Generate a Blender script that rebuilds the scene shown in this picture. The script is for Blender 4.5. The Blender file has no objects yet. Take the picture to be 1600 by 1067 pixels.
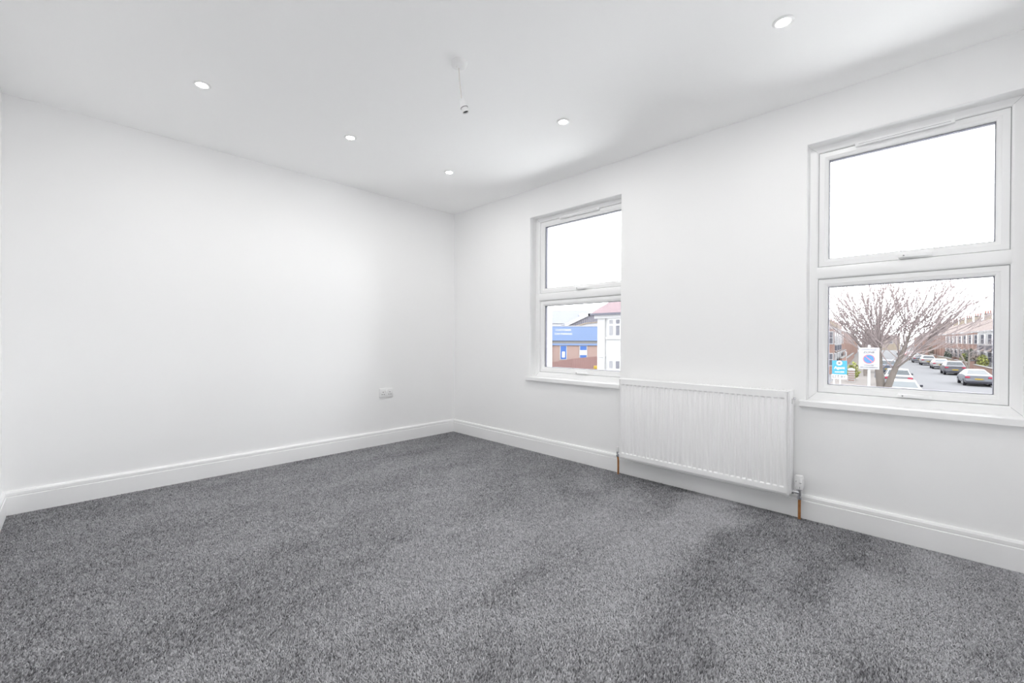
import bpy, bmesh, math, random
import numpy as np
from mathutils import Vector, Matrix

random.seed(7)
SC = bpy.context.scene
COL = SC.collection
R = math.radians

# ---------------------------------------------------------------- room measures (metres)
XL, XR, YB, YW, H = -3.843, 0.45, -0.301, 2.993, 2.45
GROUND = -2.95                      # street level below the upper-floor room
CAMZ = 1.036

# ---------------------------------------------------------------- camera
cam_d = bpy.data.cameras.new('camera')
cam_d.sensor_width = 36.0
cam_d.lens = 36.0 * 665.06 / 1600.0
cam_d.clip_start = 0.02
cam_d.clip_end = 2000
cam = bpy.data.objects.new('camera', cam_d)
COL.objects.link(cam)
yaw, pitch, roll = 0.7736, -0.0043, 0.0048
_f = Vector((-math.sin(yaw) * math.cos(pitch), math.cos(yaw) * math.cos(pitch), math.sin(pitch)))
_r = Vector((math.cos(yaw), math.sin(yaw), 0))
_u = _r.cross(_f)
_r2 = math.cos(roll) * _r + math.sin(roll) * _u
_u2 = -math.sin(roll) * _r + math.cos(roll) * _u
cam.matrix_world = Matrix(((_r2.x, _u2.x, -_f.x, 0), (_r2.y, _u2.y, -_f.y, 0), (_r2.z, _u2.z, -_f.z, CAMZ), (0, 0, 0, 1)))
SC.camera = cam

# ---------------------------------------------------------------- sky (even white overcast), exposure
SKY = 9.0
world = bpy.data.worlds.new('overcast_sky')
SC.world = world
world.use_nodes = True
wn = world.node_tree.nodes
wn['Background'].inputs[0].default_value = (0.98, 0.985, 1.0, 1)
wn['Background'].inputs[1].default_value = SKY
vs = SC.view_settings
vs.view_transform = 'Standard'
vs.look = 'None'
vs.exposure = 0.05
vs.gamma = 1.0
vs.use_curve_mapping = False
SC.cycles.max_bounces = 12
SC.cycles.diffuse_bounces = 11
SC.cycles.caustics_reflective = False
SC.cycles.caustics_refractive = False
SC.cycles.use_adaptive_sampling = True
SC.cycles.adaptive_threshold = 0.04
SC.cycles.transparent_max_bounces = 24
SC.cycles.use_denoising = True
LAMP_WATTS = 3.4

# ---------------------------------------------------------------- materials
def mat(name, col, rough=0.6, metal=0.0, var=0.0, scale=20.0, bump=0.0, bscale=None, spec=0.5, detail=3.0, emit=None, stretch=None):
    m = bpy.data.materials.new(name)
    m.use_nodes = True
    nt = m.node_tree
    b = nt.nodes['Principled BSDF']
    b.inputs['Roughness'].default_value = rough
    b.inputs['Metallic'].default_value = metal
    b.inputs['Specular IOR Level'].default_value = spec
    tc = nt.nodes.new('ShaderNodeTexCoord')
    src = tc.outputs['Object']
    if stretch:
        mp = nt.nodes.new('ShaderNodeMapping')
        mp.inputs['Scale'].default_value = stretch
        nt.links.new(src, mp.inputs[0])
        src = mp.outputs[0]
    nz = nt.nodes.new('ShaderNodeTexNoise')
    nz.inputs['Scale'].default_value = scale
    nz.inputs['Detail'].default_value = detail
    nt.links.new(src, nz.inputs['Vector'])
    mx = nt.nodes.new('ShaderNodeMix')
    mx.data_type = 'RGBA'
    a = [max(0, c * (1 - var)) for c in col]
    c2 = [min(1, c * (1 + var)) for c in col]
    mx.inputs[6].default_value = (*a, 1)
    mx.inputs[7].default_value = (*c2, 1)
    nt.links.new(nz.outputs['Fac'], mx.inputs[0])
    nt.links.new(mx.outputs[2], b.inputs['Base Color'])
    if bump:
        nb = nt.nodes.new('ShaderNodeTexNoise')
        nb.inputs['Scale'].default_value = bscale or scale
        nb.inputs['Detail'].default_value = 4
        nt.links.new(src, nb.inputs['Vector'])
        bp = nt.nodes.new('ShaderNodeBump')
        bp.inputs['Strength'].default_value = bump
        bp.inputs['Distance'].default_value = 0.002
        nt.links.new(nb.outputs['Fac'], bp.inputs['Height'])
        nt.links.new(bp.outputs[0], b.inputs['Normal'])
    if emit:
        b.inputs['Emission Color'].default_value = (*emit[0], 1)
        b.inputs['Emission Strength'].default_value = emit[1]
    return m

def brick_mat(name, c1, c2, mortar, sc=1.0, bw=0.225, bh=0.075):
    m = bpy.data.materials.new(name)
    m.use_nodes = True
    nt = m.node_tree
    b = nt.nodes['Principled BSDF']
    b.inputs['Roughness'].default_value = 0.95
    b.inputs['Specular IOR Level'].default_value = 0.03
    tc = nt.nodes.new('ShaderNodeTexCoord')
    sx = nt.nodes.new('ShaderNodeSeparateXYZ')
    nt.links.new(tc.outputs['Object'], sx.inputs[0])
    ad = nt.nodes.new('ShaderNodeMath')
    ad.operation = 'ADD'
    nt.links.new(sx.outputs[0], ad.inputs[0])
    nt.links.new(sx.outputs[1], ad.inputs[1])
    cx = nt.nodes.new('ShaderNodeCombineXYZ')
    nt.links.new(ad.outputs[0], cx.inputs[0])
    nt.links.new(sx.outputs[2], cx.inputs[1])
    br = nt.nodes.new('ShaderNodeTexBrick')
    br.inputs['Color1'].default_value = (*c1, 1)
    br.inputs['Color2'].default_value = (*c2, 1)
    br.inputs['Mortar'].default_value = (*mortar, 1)
    br.inputs['Scale'].default_value = sc
    br.inputs['Mortar Size'].default_value = 0.008
    br.inputs['Brick Width'].default_value = bw
    br.inputs['Row Height'].default_value = bh
    nt.links.new(cx.outputs[0], br.inputs['Vector'])
    nt.links.new(br.outputs['Color'], b.inputs['Base Color'])
    return m

def glass_mat(name):
    m = bpy.data.materials.new(name)
    m.use_nodes = True
    nt = m.node_tree
    nt.nodes.remove(nt.nodes['Principled BSDF'])
    t = nt.nodes.new('ShaderNodeBsdfTransparent')
    t.inputs[0].default_value = (0.97, 0.98, 0.985, 1)
    g = nt.nodes.new('ShaderNodeBsdfGlossy')
    g.inputs['Roughness'].default_value = 0.01
    fr = nt.nodes.new('ShaderNodeFresnel')
    fr.inputs[0].default_value = 1.2
    mx = nt.nodes.new('ShaderNodeMixShader')
    nt.links.new(fr.outputs[0], mx.inputs[0])
    nt.links.new(t.outputs[0], mx.inputs[1])
    nt.links.new(g.outputs[0], mx.inputs[2])
    nt.links.new(mx.outputs[0], nt.nodes['Material Output'].inputs[0])
    return m

M = {}
M['paint'] = mat('white_wall_paint', (0.93, 0.93, 0.93), 0.75, var=0.006, scale=3, bump=0.05, bscale=220)
M['ceil'] = mat('white_ceiling_paint', (0.98, 0.98, 0.98), 0.85, var=0.004, scale=2, bump=0.04, bscale=200)
M['gloss'] = mat('white_satinwood', (0.93, 0.93, 0.93), 0.35, var=0.006, scale=6)
M['upvc'] = mat('white_upvc', (0.92, 0.92, 0.922), 0.3, var=0.004, scale=5)
M['gasket'] = mat('dark_gasket', (0.10, 0.10, 0.13), 0.6)
M['seal'] = mat('grey_seal', (0.30, 0.30, 0.31), 0.6)
M['glass'] = glass_mat('window_glass')
M['radiator'] = mat('white_radiator_enamel', (0.94, 0.94, 0.94), 0.28, var=0.004, scale=5)
M['chrome'] = mat('chrome', (0.75, 0.75, 0.77), 0.15, 1.0, var=0.05)
M['copper'] = mat('aged_copper', (0.55, 0.25, 0.10), 0.45, 0.75, var=0.35, scale=45)
M['plastic'] = mat('white_plastic', (0.88, 0.88, 0.88), 0.35)
M['hole'] = mat('dark_slot', (0.06, 0.06, 0.06), 0.7)
M['offplastic'] = mat('off_white_plastic', (0.80, 0.80, 0.79), 0.4)
M['flex'] = mat('cream_flex', (0.80, 0.77, 0.73), 0.5)
M['greymark'] = mat('grey_print', (0.35, 0.35, 0.36), 0.6)
M['lens'] = mat('lit_lamp_lens', (1, 1, 1), 0.4, emit=((1, 0.985, 0.96), 50.0))
M['asphalt'] = mat('asphalt', (0.083, 0.083, 0.087), 0.95, var=0.08, scale=1.3, spec=0.03)
M['paving'] = mat('paving', (0.094, 0.086, 0.082), 0.95, var=0.08, scale=2.0, spec=0.03)
M['kerb'] = mat('granite_kerb', (0.115, 0.112, 0.11), 0.9, var=0.1, scale=6, spec=0.05)
M['brick'] = brick_mat('red_brick', (0.150, 0.090, 0.074), (0.132, 0.078, 0.066), (0.150, 0.128, 0.116))
M['stock'] = brick_mat('yellow_stock_brick', (0.150, 0.124, 0.097), (0.125, 0.104, 0.082), (0.150, 0.135, 0.120))
M['brown'] = brick_mat('brown_brick', (0.178, 0.122, 0.106), (0.150, 0.100, 0.088), (0.175, 0.150, 0.140))
M['roofred'] = mat('red_roof_tile', (0.108, 0.082, 0.088), 0.95, var=0.22, scale=9, spec=0.05)
M['roofbrown'] = mat('brown_roof_slate', (0.098, 0.080, 0.075), 0.95, var=0.3, scale=2.5, stretch=(3, 1, 1), spec=0.05)
M['roofgrey'] = mat('grey_sheet_roof', (0.104, 0.107, 0.120), 0.9, var=0.08, scale=1.2, spec=0.05)
M['render'] = mat('white_render', (0.205, 0.205, 0.205), 0.95, var=0.04, scale=1.5, spec=0.05)
M['bargeboard'] = mat('white_board', (0.200, 0.200, 0.204), 0.7, var=0.04, scale=2, spec=0.1)
M['pane'] = mat('house_pane', (0.058, 0.058, 0.068), 0.15, var=0.3, scale=1.0, spec=0.15)
M['netpane'] = mat('net_curtain_pane', (0.105, 0.105, 0.112), 0.3, var=0.2, scale=3.0, spec=0.15)
M['terracotta'] = mat('terracotta', (0.165, 0.092, 0.082), 0.85, var=0.15, scale=4, spec=0.05)
M['lead'] = mat('lead_grey', (0.050, 0.050, 0.060), 0.8, var=0.1, spec=0.1)
M['blue'] = mat('blue_fascia', (0.090, 0.122, 0.196), 0.7, var=0.03, scale=1, spec=0.05)
M['bluedeep'] = mat('blue_poster', (0.036, 0.072, 0.185), 0.7, var=0.05, scale=2, spec=0.05)
M['print'] = mat('white_print', (0.30, 0.30, 0.30), 0.7, spec=0.05)
M['fence'] = mat('stained_timber', (0.140, 0.088, 0.082), 0.95, var=0.2, scale=5, stretch=(6, 6, 0.6), spec=0.03)
M['corr'] = mat('corrugated_cladding', (0.122, 0.118, 0.134), 0.8, var=0.08, spec=0.05)
M['yellow'] = mat('yellow_plastic', (0.200, 0.140, 0.025), 0.6, spec=0.1)
M['bark'] = mat('bark', (0.098, 0.086, 0.078), 0.95, var=0.3, scale=7, bump=0.4, bscale=20, spec=0.03)
M['twig'] = mat('twig_bark', (0.190, 0.162, 0.160), 0.95, var=0.2, scale=2, spec=0.03)
M['leafy'] = mat('yellow_green_leaves', (0.118, 0.125, 0.040), 0.85, var=0.4, scale=6, spec=0.05)
M['leafd'] = mat('dark_green_leaves', (0.056, 0.062, 0.052), 0.85, var=0.4, scale=5, spec=0.05)
M['leafb'] = mat('brown_hedge_leaves', (0.105, 0.088, 0.076), 0.85, var=0.35, scale=5, spec=0.05)
M['signblue'] = mat('traffic_sign_blue', (0.035, 0.085, 0.205), 0.5, spec=0.1)
M['signred'] = mat('traffic_sign_red', (0.200, 0.070, 0.070), 0.5, spec=0.1)
M['signwhite'] = mat('sign_white', (0.195, 0.195, 0.205), 0.6, spec=0.1)
M['signtext'] = mat('sign_text_grey', (0.050, 0.050, 0.054), 0.7, spec=0.05)
M['boardblue'] = mat('agent_board_blue', (0.026, 0.110, 0.172), 0.6, spec=0.1)
M['post'] = mat('white_post', (0.205, 0.205, 0.205), 0.7, spec=0.1)
M['galv'] = mat('galvanised_steel', (0.085, 0.085, 0.098), 0.7, spec=0.1)
M['tyre'] = mat('tyre_rubber', (0.015, 0.015, 0.018), 0.9, spec=0.05)
M['alloy'] = mat('alloy_wheel', (0.10, 0.10, 0.11), 0.5, spec=0.2)
M['carglass'] = mat('car_glass', (0.026, 0.030, 0.034), 0.1, spec=0.25)
M['carlight'] = mat('car_glass_light', (0.090, 0.098, 0.104), 0.15, spec=0.2)
M['taillight'] = mat('tail_light', (0.170, 0.016, 0.032), 0.4, spec=0.2)
M['plate'] = mat('yellow_number_plate', (0.185, 0.130, 0.022), 0.5, spec=0.1)
M['cardark'] = mat('car_dark_trim', (0.020, 0.020, 0.025), 0.7, spec=0.1)
CARPAINT = {
    'silver': mat('silver_car_paint', (0.092, 0.096, 0.108), 0.35, spec=0.12),
    'charcoal': mat('charcoal_car_paint', (0.052, 0.053, 0.060), 0.35, spec=0.25),
    'white': mat('white_car_paint', (0.165, 0.165, 0.167), 0.35, spec=0.12),
    'blue': mat('slate_blue_car_paint', (0.048, 0.056, 0.074), 0.35, spec=0.25),
    'red': mat('red_car_paint', (0.140, 0.036, 0.044), 0.35, spec=0.25),
    'grey': mat('pale_grey_car_paint', (0.130, 0.132, 0.138), 0.35, spec=0.12),
}

# ---------------------------------------------------------------- mesh helpers
class MB:
    """collects shapes; build() links them as ONE mesh object"""
    def __init__(s):
        s.v, s.f = [], []

    def add(s, vs, fs):
        o = len(s.v)
        s.v += [tuple(v) for v in vs]
        s.f += [tuple(i + o for i in f) for f in fs]
        return s

    def box(s, x0, x1, y0, y1, z0, z1):
        return s.add([(x0, y0, z0), (x1, y0, z0), (x1, y1, z0), (x0, y1, z0), (x0, y0, z1), (x1, y0, z1), (x1, y1, z1), (x0, y1, z1)],
                     [(3, 2, 1, 0), (4, 5, 6, 7), (0, 1, 5, 4), (1, 2, 6, 5), (2, 3, 7, 6), (3, 0, 4, 7)])

    def prism(s, poly, axis, a, b):
        """extrude a 2-D polygon along an axis: 'x' -> poly is (y,z); 'y' -> (x,z); 'z' -> (x,y)"""
        n = len(poly)
        def P(p, t):
            return {'x': (t, p[0], p[1]), 'y': (p[0], t, p[1]), 'z': (p[0], p[1], t)}[axis]
        vs = [P(p, a) for p in poly] + [P(p, b) for p in poly]
        fs = [tuple(range(n))[::-1], tuple(range(n, 2 * n))]
        fs += [(i, (i + 1) % n, n + (i + 1) % n, n + i) for i in range(n)]
        return s.add(vs, fs)

    def tube(s, pts, rad, n=8, caps=True):
        pts = [Vector(p) for p in pts]
        if not isinstance(rad, (list, tuple)):
            rad = [rad] * len(pts)
        vs, fs = [], []
        up = None
        for i, p in enumerate(pts):
            d = (pts[min(i + 1, len(pts) - 1)] - pts[max(i - 1, 0)]).normalized()
            if up is None:
                up = d.orthogonal().normalized()
            up = (up - d * up.dot(d)).normalized()
            q = d.cross(up)
            for k in range(n):
                a = 2 * math.pi * k / n
                vs.append(p + (up * math.cos(a) + q * math.sin(a)) * rad[i])
        for i in range(len(pts) - 1):
            for k in range(n):
                k2 = (k + 1) % n
                fs.append((i * n + k, i * n + k2, (i + 1) * n + k2, (i + 1) * n + k))
        if caps:
            fs.append(tuple(range(n))[::-1])
            fs.append(tuple(range((len(pts) - 1) * n, len(pts) * n)))
        return s.add(vs, fs)

    def lathe(s, prof, c, n=32, axis='z', tilt=None):
        """prof = [(radius, height)], spun round an axis through c"""
        vs, fs = [], []
        for (r, h) in prof:
            for k in range(n):
                a = 2 * math.pi * k / n
                p = {'z': (r * math.cos(a), r * math.sin(a), h), 'x': (h, r * math.cos(a), r * math.sin(a)), 'y': (r * math.cos(a), h, r * math.sin(a))}[axis]
                p = Vector(p)
                if tilt:
                    p = tilt @ p
                vs.append(p + Vector(c))
        for i in range(len(prof) - 1):
            for k in range(n):
                k2 = (k + 1) % n
                fs.append((i * n + k, i * n + k2, (i + 1) * n + k2, (i + 1) * n + k))
        if prof[0][0] > 0:
            fs.append(tuple(range(n))[::-1])
        if prof[-1][0] > 0:
            fs.append(tuple(range((len(prof) - 1) * n, len(prof) * n)))
        return s.add(vs, fs)

    def ring(s, x0, x1, z0, z1, prof, closed=True):
        """mitred rectangular frame in the xz plane: prof = [(inset, y)]"""
        vs, fs = [], []
        for (i, y) in prof:
            vs += [(x0 + i, y, z0 + i), (x1 - i, y, z0 + i), (x1 - i, y, z1 - i), (x0 + i, y, z1 - i)]
        n = len(prof)
        for j in range(n if closed else n - 1):
            j2 = (j + 1) % n
            for k in range(4):
                k2 = (k + 1) % 4
                fs.append((j * 4 + k, j * 4 + k2, j2 * 4 + k2, j2 * 4 + k))
        return s.add(vs, fs)

    def build(s, name, m, parent=None, origin=None, bevel=0.0, seg=2, smooth=False, angle=35, kind=None, label=None):
        if origin is None:
            origin = ORG.get(parent.name, (0, 0, 0)) if parent else (0, 0, 0)
        o3 = Vector(origin)
        me = bpy.data.meshes.new(name)
        me.from_pydata([Vector(v) - o3 for v in s.v], [], s.f)
        bm = bmesh.new()
        bm.from_mesh(me)
        bmesh.ops.remove_doubles(bm, verts=bm.verts, dist=1e-5)
        bmesh.ops.recalc_face_normals(bm, faces=bm.faces)
        if bevel:
            es = [e for e in bm.edges if len(e.link_faces) == 2 and e.calc_face_angle(0) > R(30)]
            bmesh.ops.bevel(bm, geom=es, offset=bevel, segments=seg, profile=0.5, affect='EDGES', clamp_overlap=True)
        bm.to_mesh(me)
        bm.free()
        if smooth or bevel:
            for p in me.polygons:
                p.use_smooth = True
            me.set_sharp_from_angle(angle=R(angle))
        me.materials.append(m)
        ob = bpy.data.objects.new(name, me)
        COL.objects.link(ob)
        if parent:
            ob.parent = parent
            ORG[ob.name] = tuple(origin)
        else:
            ob.location = origin
            ORG[ob.name] = tuple(origin)
        if kind:
            ob['kind'] = kind
        if label:
            ob['label'] = label
        return ob

ORG = {}

def tag(o, label, cat, group=None, kind=None):
    o['label'] = label
    o['category'] = cat
    if group:
        o['group'] = group
    if kind:
        o['kind'] = kind
    return o

def thing(name, loc, label=None, cat=None, group=None, kind=None):
    o = bpy.data.objects.new(name, None)
    o.empty_display_size = 0.1
    COL.objects.link(o)
    o.location = loc
    ORG[o.name] = tuple(loc)
    if label:
        tag(o, label, cat, group, kind)
    elif kind:
        o['kind'] = kind
    return o

def copy_tree(o, parent=None, mats=None):
    c = o.copy()
    COL.objects.link(c)
    c.parent = parent
    for ch in o.children:
        copy_tree(ch, c, mats)
    return c

def text_part(body, size, m, parent, loc, rot, name='lettering', bold=0.0, width=1.0, origin=None, fit=None):
    cu = bpy.data.curves.new('txt', 'FONT')
    cu.body = body
    cu.size = size
    cu.align_x = 'CENTER'
    cu.align_y = 'CENTER'
    cu.extrude = 0.002
    cu.offset = bold
    tmp = bpy.data.objects.new('txt', cu)
    COL.objects.link(tmp)
    dg = bpy.context.evaluated_depsgraph_get()
    me = bpy.data.meshes.new_from_object(tmp.evaluated_get(dg))
    bpy.data.objects.remove(tmp)
    if fit:
        xsz = [v.co.x for v in me.vertices]
        width = fit / (max(xsz) - min(xsz))
    mtx = Matrix.Translation(Vector(loc) - Vector(origin if origin else ORG.get(parent.name, (0, 0, 0)))) @ rot.to_4x4() @ Matrix.Diagonal((width, 1, 1, 1))
    me.transform(mtx)
    me.materials.clear()
    me.materials.append(m)
    o = bpy.data.objects.new(name, me)
    COL.objects.link(o)
    o.parent = parent
    return o

# ================================================================ THE SETTING
def structure(o, label=None):
    o['kind'] = 'structure'
    if label:
        o['label'] = label
    return o

T = 0.12
structure(MB().box(XL - T, XR + T, YB - T, YW + 0.30, -0.16, -0.008).build('floor', mat('carpet_backing', (0.12, 0.12, 0.125), 0.95)), 'floor under the grey carpet')
structure(MB().box(XL - T, XR + T, YB - T, YW + 0.30, H, H + 0.15).build('ceiling', M['ceil']), 'plain white painted ceiling')
structure(MB().box(XL - T, XL, YB - T, YW + 0.30, -0.008, H).build('wall_left', M['paint']), 'plain white painted wall with a double socket')
structure(MB().box(XR, XR + T, YB - T, YW + 0.30, -0.008, H).build('wall_right', M['paint']), 'white painted wall beside the larger window')
structure(MB().box(XL, XR, YB - T, YB, -0.008, H).build('wall_back', M['paint']), 'white painted wall behind the camera')

# window wall: an inner plaster face and an outer face, each with its openings and reveals
W1 = dict(x0=-0.510, x1=0.318, fx0=-0.520, fx1=0.328)       # window by the radiator's right end
W2 = dict(x0=-2.692, x1=-1.732, fx0=-2.694, fx1=-1.690)     # window towards the corner
ZS0, ZT, FZ0, FZ1 = 0.652, 2.185, 0.690, 2.200
FACE = YW + 0.085        # inner face of the window frames
BACK = YW + 0.155
OUT = YW + 0.30

def skin(bm, xs, zs, y, yb, holes):
    vv = {}
    for x in xs:
        for z in zs:
            vv[x, z] = bm.verts.new((x, y, z))
    for i in range(len(xs) - 1):
        for k in range(len(zs) - 1):
            cx, cz = (xs[i] + xs[i + 1]) / 2, (zs[k] + zs[k + 1]) / 2
            if any(h[0] < cx < h[1] and h[2] < cz < h[3] for h in holes):
                continue
            bm.faces.new([vv[xs[i], zs[k]], vv[xs[i + 1], zs[k]], vv[xs[i + 1], zs[k + 1]], vv[xs[i], zs[k + 1]]])
    edges = []
    for (a, b, c, d) in holes:
        q = [vv[a, c], vv[b, c], vv[b, d], vv[a, d]]
        w = [bm.verts.new((v.co.x, yb, v.co.z)) for v in q]
        for j in range(4):
            j2 = (j + 1) % 4
            bm.faces.new([q[j], q[j2], w[j2], w[j]])
            edges.append((q[j], q[j2]))
    return edges

bm = bmesh.new()
xs = [XL, W2['x0'], W2['x1'], W1['x0'], W1['x1'], XR]
e1 = skin(bm, xs, [-0.008, ZS0, ZT, H], YW, FACE, [(W2['x0'], W2['x1'], ZS0, ZT), (W1['x0'], W1['x1'], ZS0, ZT)])
bm.edges.ensure_lookup_table()
es = [bm.edges.get((a, b)) for a, b in e1]
bmesh.ops.bevel(bm, geom=es, offset=0.006, segments=3, profile=0.5, affect='EDGES')
oxs = [XL - T, W2['fx0'] + 0.03, W2['fx1'] - 0.03, W1['fx0'] + 0.03, W1['fx1'] - 0.03, XR + T]
skin(bm, oxs, [GROUND, FZ0 - 0.02, FZ1 - 0.03, H + 0.4], OUT, BACK - 0.002,
     [(oxs[1], oxs[2], FZ0 - 0.02, FZ1 - 0.03), (oxs[3], oxs[4], FZ0 - 0.02, FZ1 - 0.03)])
me = bpy.data.meshes.new('wall_front')
bm.to_mesh(me)
bm.free()
me.materials.append(M['paint'])
for p in me.polygons:
    p.use_smooth = True
me.set_sharp_from_angle(angle=R(40))
wf = bpy.data.objects.new('wall_front', me)
COL.objects.link(wf)
structure(wf, 'white painted window wall with deep reveals')

# skirting boards with a moulded top
SK = [(0, 0), (0.018, 0), (0.018, 0.105), (0.0145, 0.1075), (0.0145, 0.1105), (0.016, 0.113), (0.016, 0.128), (0.011, 0.137), (0.004, 0.1400), (0, 0.140)]
def skirting(name, a, b, inward, lab):
    a, b, n = Vector(a), Vector(b), Vector(inward)
    mb = MB()
    k = len(SK)
    vs = []
    for e in (a, b):
        vs += [e + n * t + Vector((0, 0, z - 0.004)) for t, z in SK]
    fs = [tuple(range(k))[::-1], tuple(range(k, 2 * k))] + [(i, (i + 1) % k, k + (i + 1) % k, k + i) for i in range(k)]
    return structure(mb.add(vs, fs).build(name, M['gloss'], smooth=True, angle=25), lab)
skirting('baseboard_left', (XL, YB, 0), (XL, YW, 0), (1, 0, 0), 'white moulded skirting along the socket wall')
skirting('baseboard_front', (XL + 0.016, YW, 0), (XR, YW, 0), (0, -1, 0), 'white moulded skirting under the windows')
skirting('baseboard_back', (XL + 0.016, YB, 0), (XR, YB, 0), (0, 1, 0), 'white moulded skirting on the wall behind')
skirting('baseboard_right', (XR, YB + 0.016, 0), (XR, YW - 0.016, 0), (-1, 0, 0), 'white moulded skirting on the right wall')

# ---------------------------------------------------------------- windows
def window(name, w, label, hx, vent, board):
    fx0, fx1 = w['fx0'], w['fx1']
    root = thing(name, ((fx0 + fx1) / 2, FACE, FZ0), kind='structure')
    root['label'] = label
    f = FACE
    # outer frame: inner edge 50 mm in, with a small step to the sash
    fr = MB()
    fr.ring(fx0, fx1, FZ0 - 0.008, FZ1, [(0, BACK), (0, f), (0.040, f), (0.047, f + 0.004), (0.050, f + 0.010), (0.050, f + 0.03), (0.062, f + 0.03), (0.062, BACK)])
    fo = fr.build('outer_frame', M['upvc'], root, smooth=True, angle=30)
    mit = MB()   # fine welded mitre lines at the frame corners
    for (cx, sx) in ((fx0, 1), (fx1, -1)):
        for (cz, sz) in ((FZ0 - 0.008, 1), (FZ1, -1)):
            a = Vector((cx + sx * 0.006, f - 0.0004, cz + sz * 0.006))
            b = Vector((cx + sx * 0.046, f - 0.0004, cz + sz * 0.046))
            mit.tube([a, b], 0.0006, 4)
    mit.build('mitre_joint', M['seal'], fo)
    ix0, ix1, iz0, iz1 = fx0 + 0.05, fx1 - 0.05, FZ0 - 0.008 + 0.05, FZ1 - 0.05
    tz0, tz1 = 1.404, 1.474
    tr = MB().prism([(f + 0.010, tz0), (f + 0.003, tz0 + 0.005), (f, tz0 + 0.012), (f, tz1 - 0.012), (f + 0.003, tz1 - 0.005), (f + 0.010, tz1), (BACK, tz1), (BACK, tz0)], 'x', ix0 - 0.004, ix1 + 0.004)
    tr.build('transom', M['upvc'], root, smooth=True, angle=30)
    for k, (z0, z1) in enumerate(((tz1, iz1), (iz0, tz0))):
        g = 0.0025
        a0, a1, b0, b1 = ix0 + g, ix1 - g, z0 + g, z1 - g
        sf = f + 0.013
        sash = MB().ring(a0, a1, b0, b1, [(0, sf + 0.05), (0, sf + 0.002), (0.002, sf), (0.026, sf), (0.030, sf + 0.003), (0.034, sf + 0.004), (0.043, sf + 0.010), (0.046, sf + 0.016), (0.046, sf + 0.018), (0.046, BACK + 0.004), (0, BACK + 0.004)])
        so = sash.build('sash', M['upvc'], root, smooth=True, angle=25)
        MB().ring(a0 - g, a1 + g, b0 - g, b1 + g, [(0.0, sf + 0.004), (0.004, sf + 0.004), (0.004, sf + 0.006), (0.0, sf + 0.006)]).build('weather_seal', M['seal'], so)
        MB().ring(a0, a1, b0, b1, [(0.0445, sf + 0.015), (0.0480, sf + 0.0155), (0.0480, sf + 0.046), (0.0445, sf + 0.046)]).build('glazing_gasket', M['gasket'], so)
        MB().box(a0 + 0.046, a1 - 0.046, sf + 0.024, sf + 0.028, b0 + 0.046, b1 - 0.046).build('pane', M['glass'], so)
        # espagnolette handle on the bottom rail
        hz = b0 + 0.012
        hb = MB().box(hx - 0.015, hx + 0.085, sf - 0.008, sf, hz - 0.010, hz + 0.011).build('handle', M['upvc'], so, bevel=0.003)
        lv = MB()
        lv.prism([(hx - 0.018, sf - 0.008), (hx - 0.016, sf - 0.030), (hx - 0.002, sf - 0.037), (hx + 0.014, sf - 0.034), (hx + 0.022, sf - 0.028), (hx + 0.10, sf - 0.024), (hx + 0.115, sf - 0.018), (hx + 0.10, sf - 0.012), (hx + 0.02, sf - 0.008)], 'z', hz - 0.007, hz + 0.009)
        lv.build('handle_lever', M['upvc'], so, bevel=0.002)
        MB().lathe([(0.0, -0.0015), (0.0035, -0.0015), (0.0035, 0.004)], (hx + 0.004, sf - 0.038, hz + 0.002), 10, 'y').build('handle_button', M['greymark'], so)
    # trickle vent along the head
    v0, v1 = vent
    tv = MB().box(v0, v1, f - 0.010, f + 0.012, iz1 - 0.016, iz1 + 0.006).build('trickle_vent', M['upvc'], root, bevel=0.004)
    MB().box(v0 + 0.015, v1 - 0.015, f - 0.0106, f - 0.009, iz1 - 0.0075, iz1 - 0.006).build('vent_slot', M['seal'], tv)
    # inner window board with a rounded nose
    bx0, bx1, n0, n1 = board
    wb = MB()
    nose = [(f + 0.002, 0.6525), (YW - 0.026, 0.6525), (YW - 0.030, 0.657), (YW - 0.030, 0.685), (YW - 0.027, 0.689), (YW - 0.021, 0.690), (f + 0.002, 0.690)]
    wb.prism(nose, 'x', bx0, bx1)
    nn = [(YW - 0.0005, 0.6525), (YW - 0.026, 0.6525), (YW - 0.030, 0.657), (YW - 0.030, 0.685), (YW - 0.027, 0.689), (YW - 0.021, 0.690), (YW - 0.0005, 0.690)]
    wb.prism(nn, 'x', n0, bx0)
    wb.prism(nn, 'x', bx1, n1)
    wb.build('window_board', M['gloss'], root, smooth=True, angle=30)
    return root

window('window_1', W1, 'white framed two-pane window looking down a street of parked cars', -0.098, (-0.300, 0.092), (W1['x0'] + 0.0005, W1['x1'] - 0.0005, -0.538, 0.346))
window('window_2', W2, 'white framed two-pane window nearer the corner, facing a blue-fronted building', -2.200, (-2.405, -1.985), (W2['x0'] + 0.0005, W2['x1'] - 0.0005, -2.716, -1.722))

# ================================================================ CARPET (cut pile of leaning tufts)
def vnoise(x, y, cell, seed):
    rng = np.random.default_rng(seed)
    g = rng.random((64, 64))
    u, v = x / cell, y / cell
    i, j = np.floor(u).astype(int), np.floor(v).astype(int)
    a, b = u - i, v - j
    a = a * a * (3 - 2 * a)
    b = b * b * (3 - 2 * b)
    i0, i1, j0, j1 = i % 64, (i + 1) % 64, j % 64, (j + 1) % 64
    return (g[i0, j0] * (1 - a) + g[i1, j0] * a) * (1 - b) + (g[i0, j1] * (1 - a) + g[i1, j1] * a) * b

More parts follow.
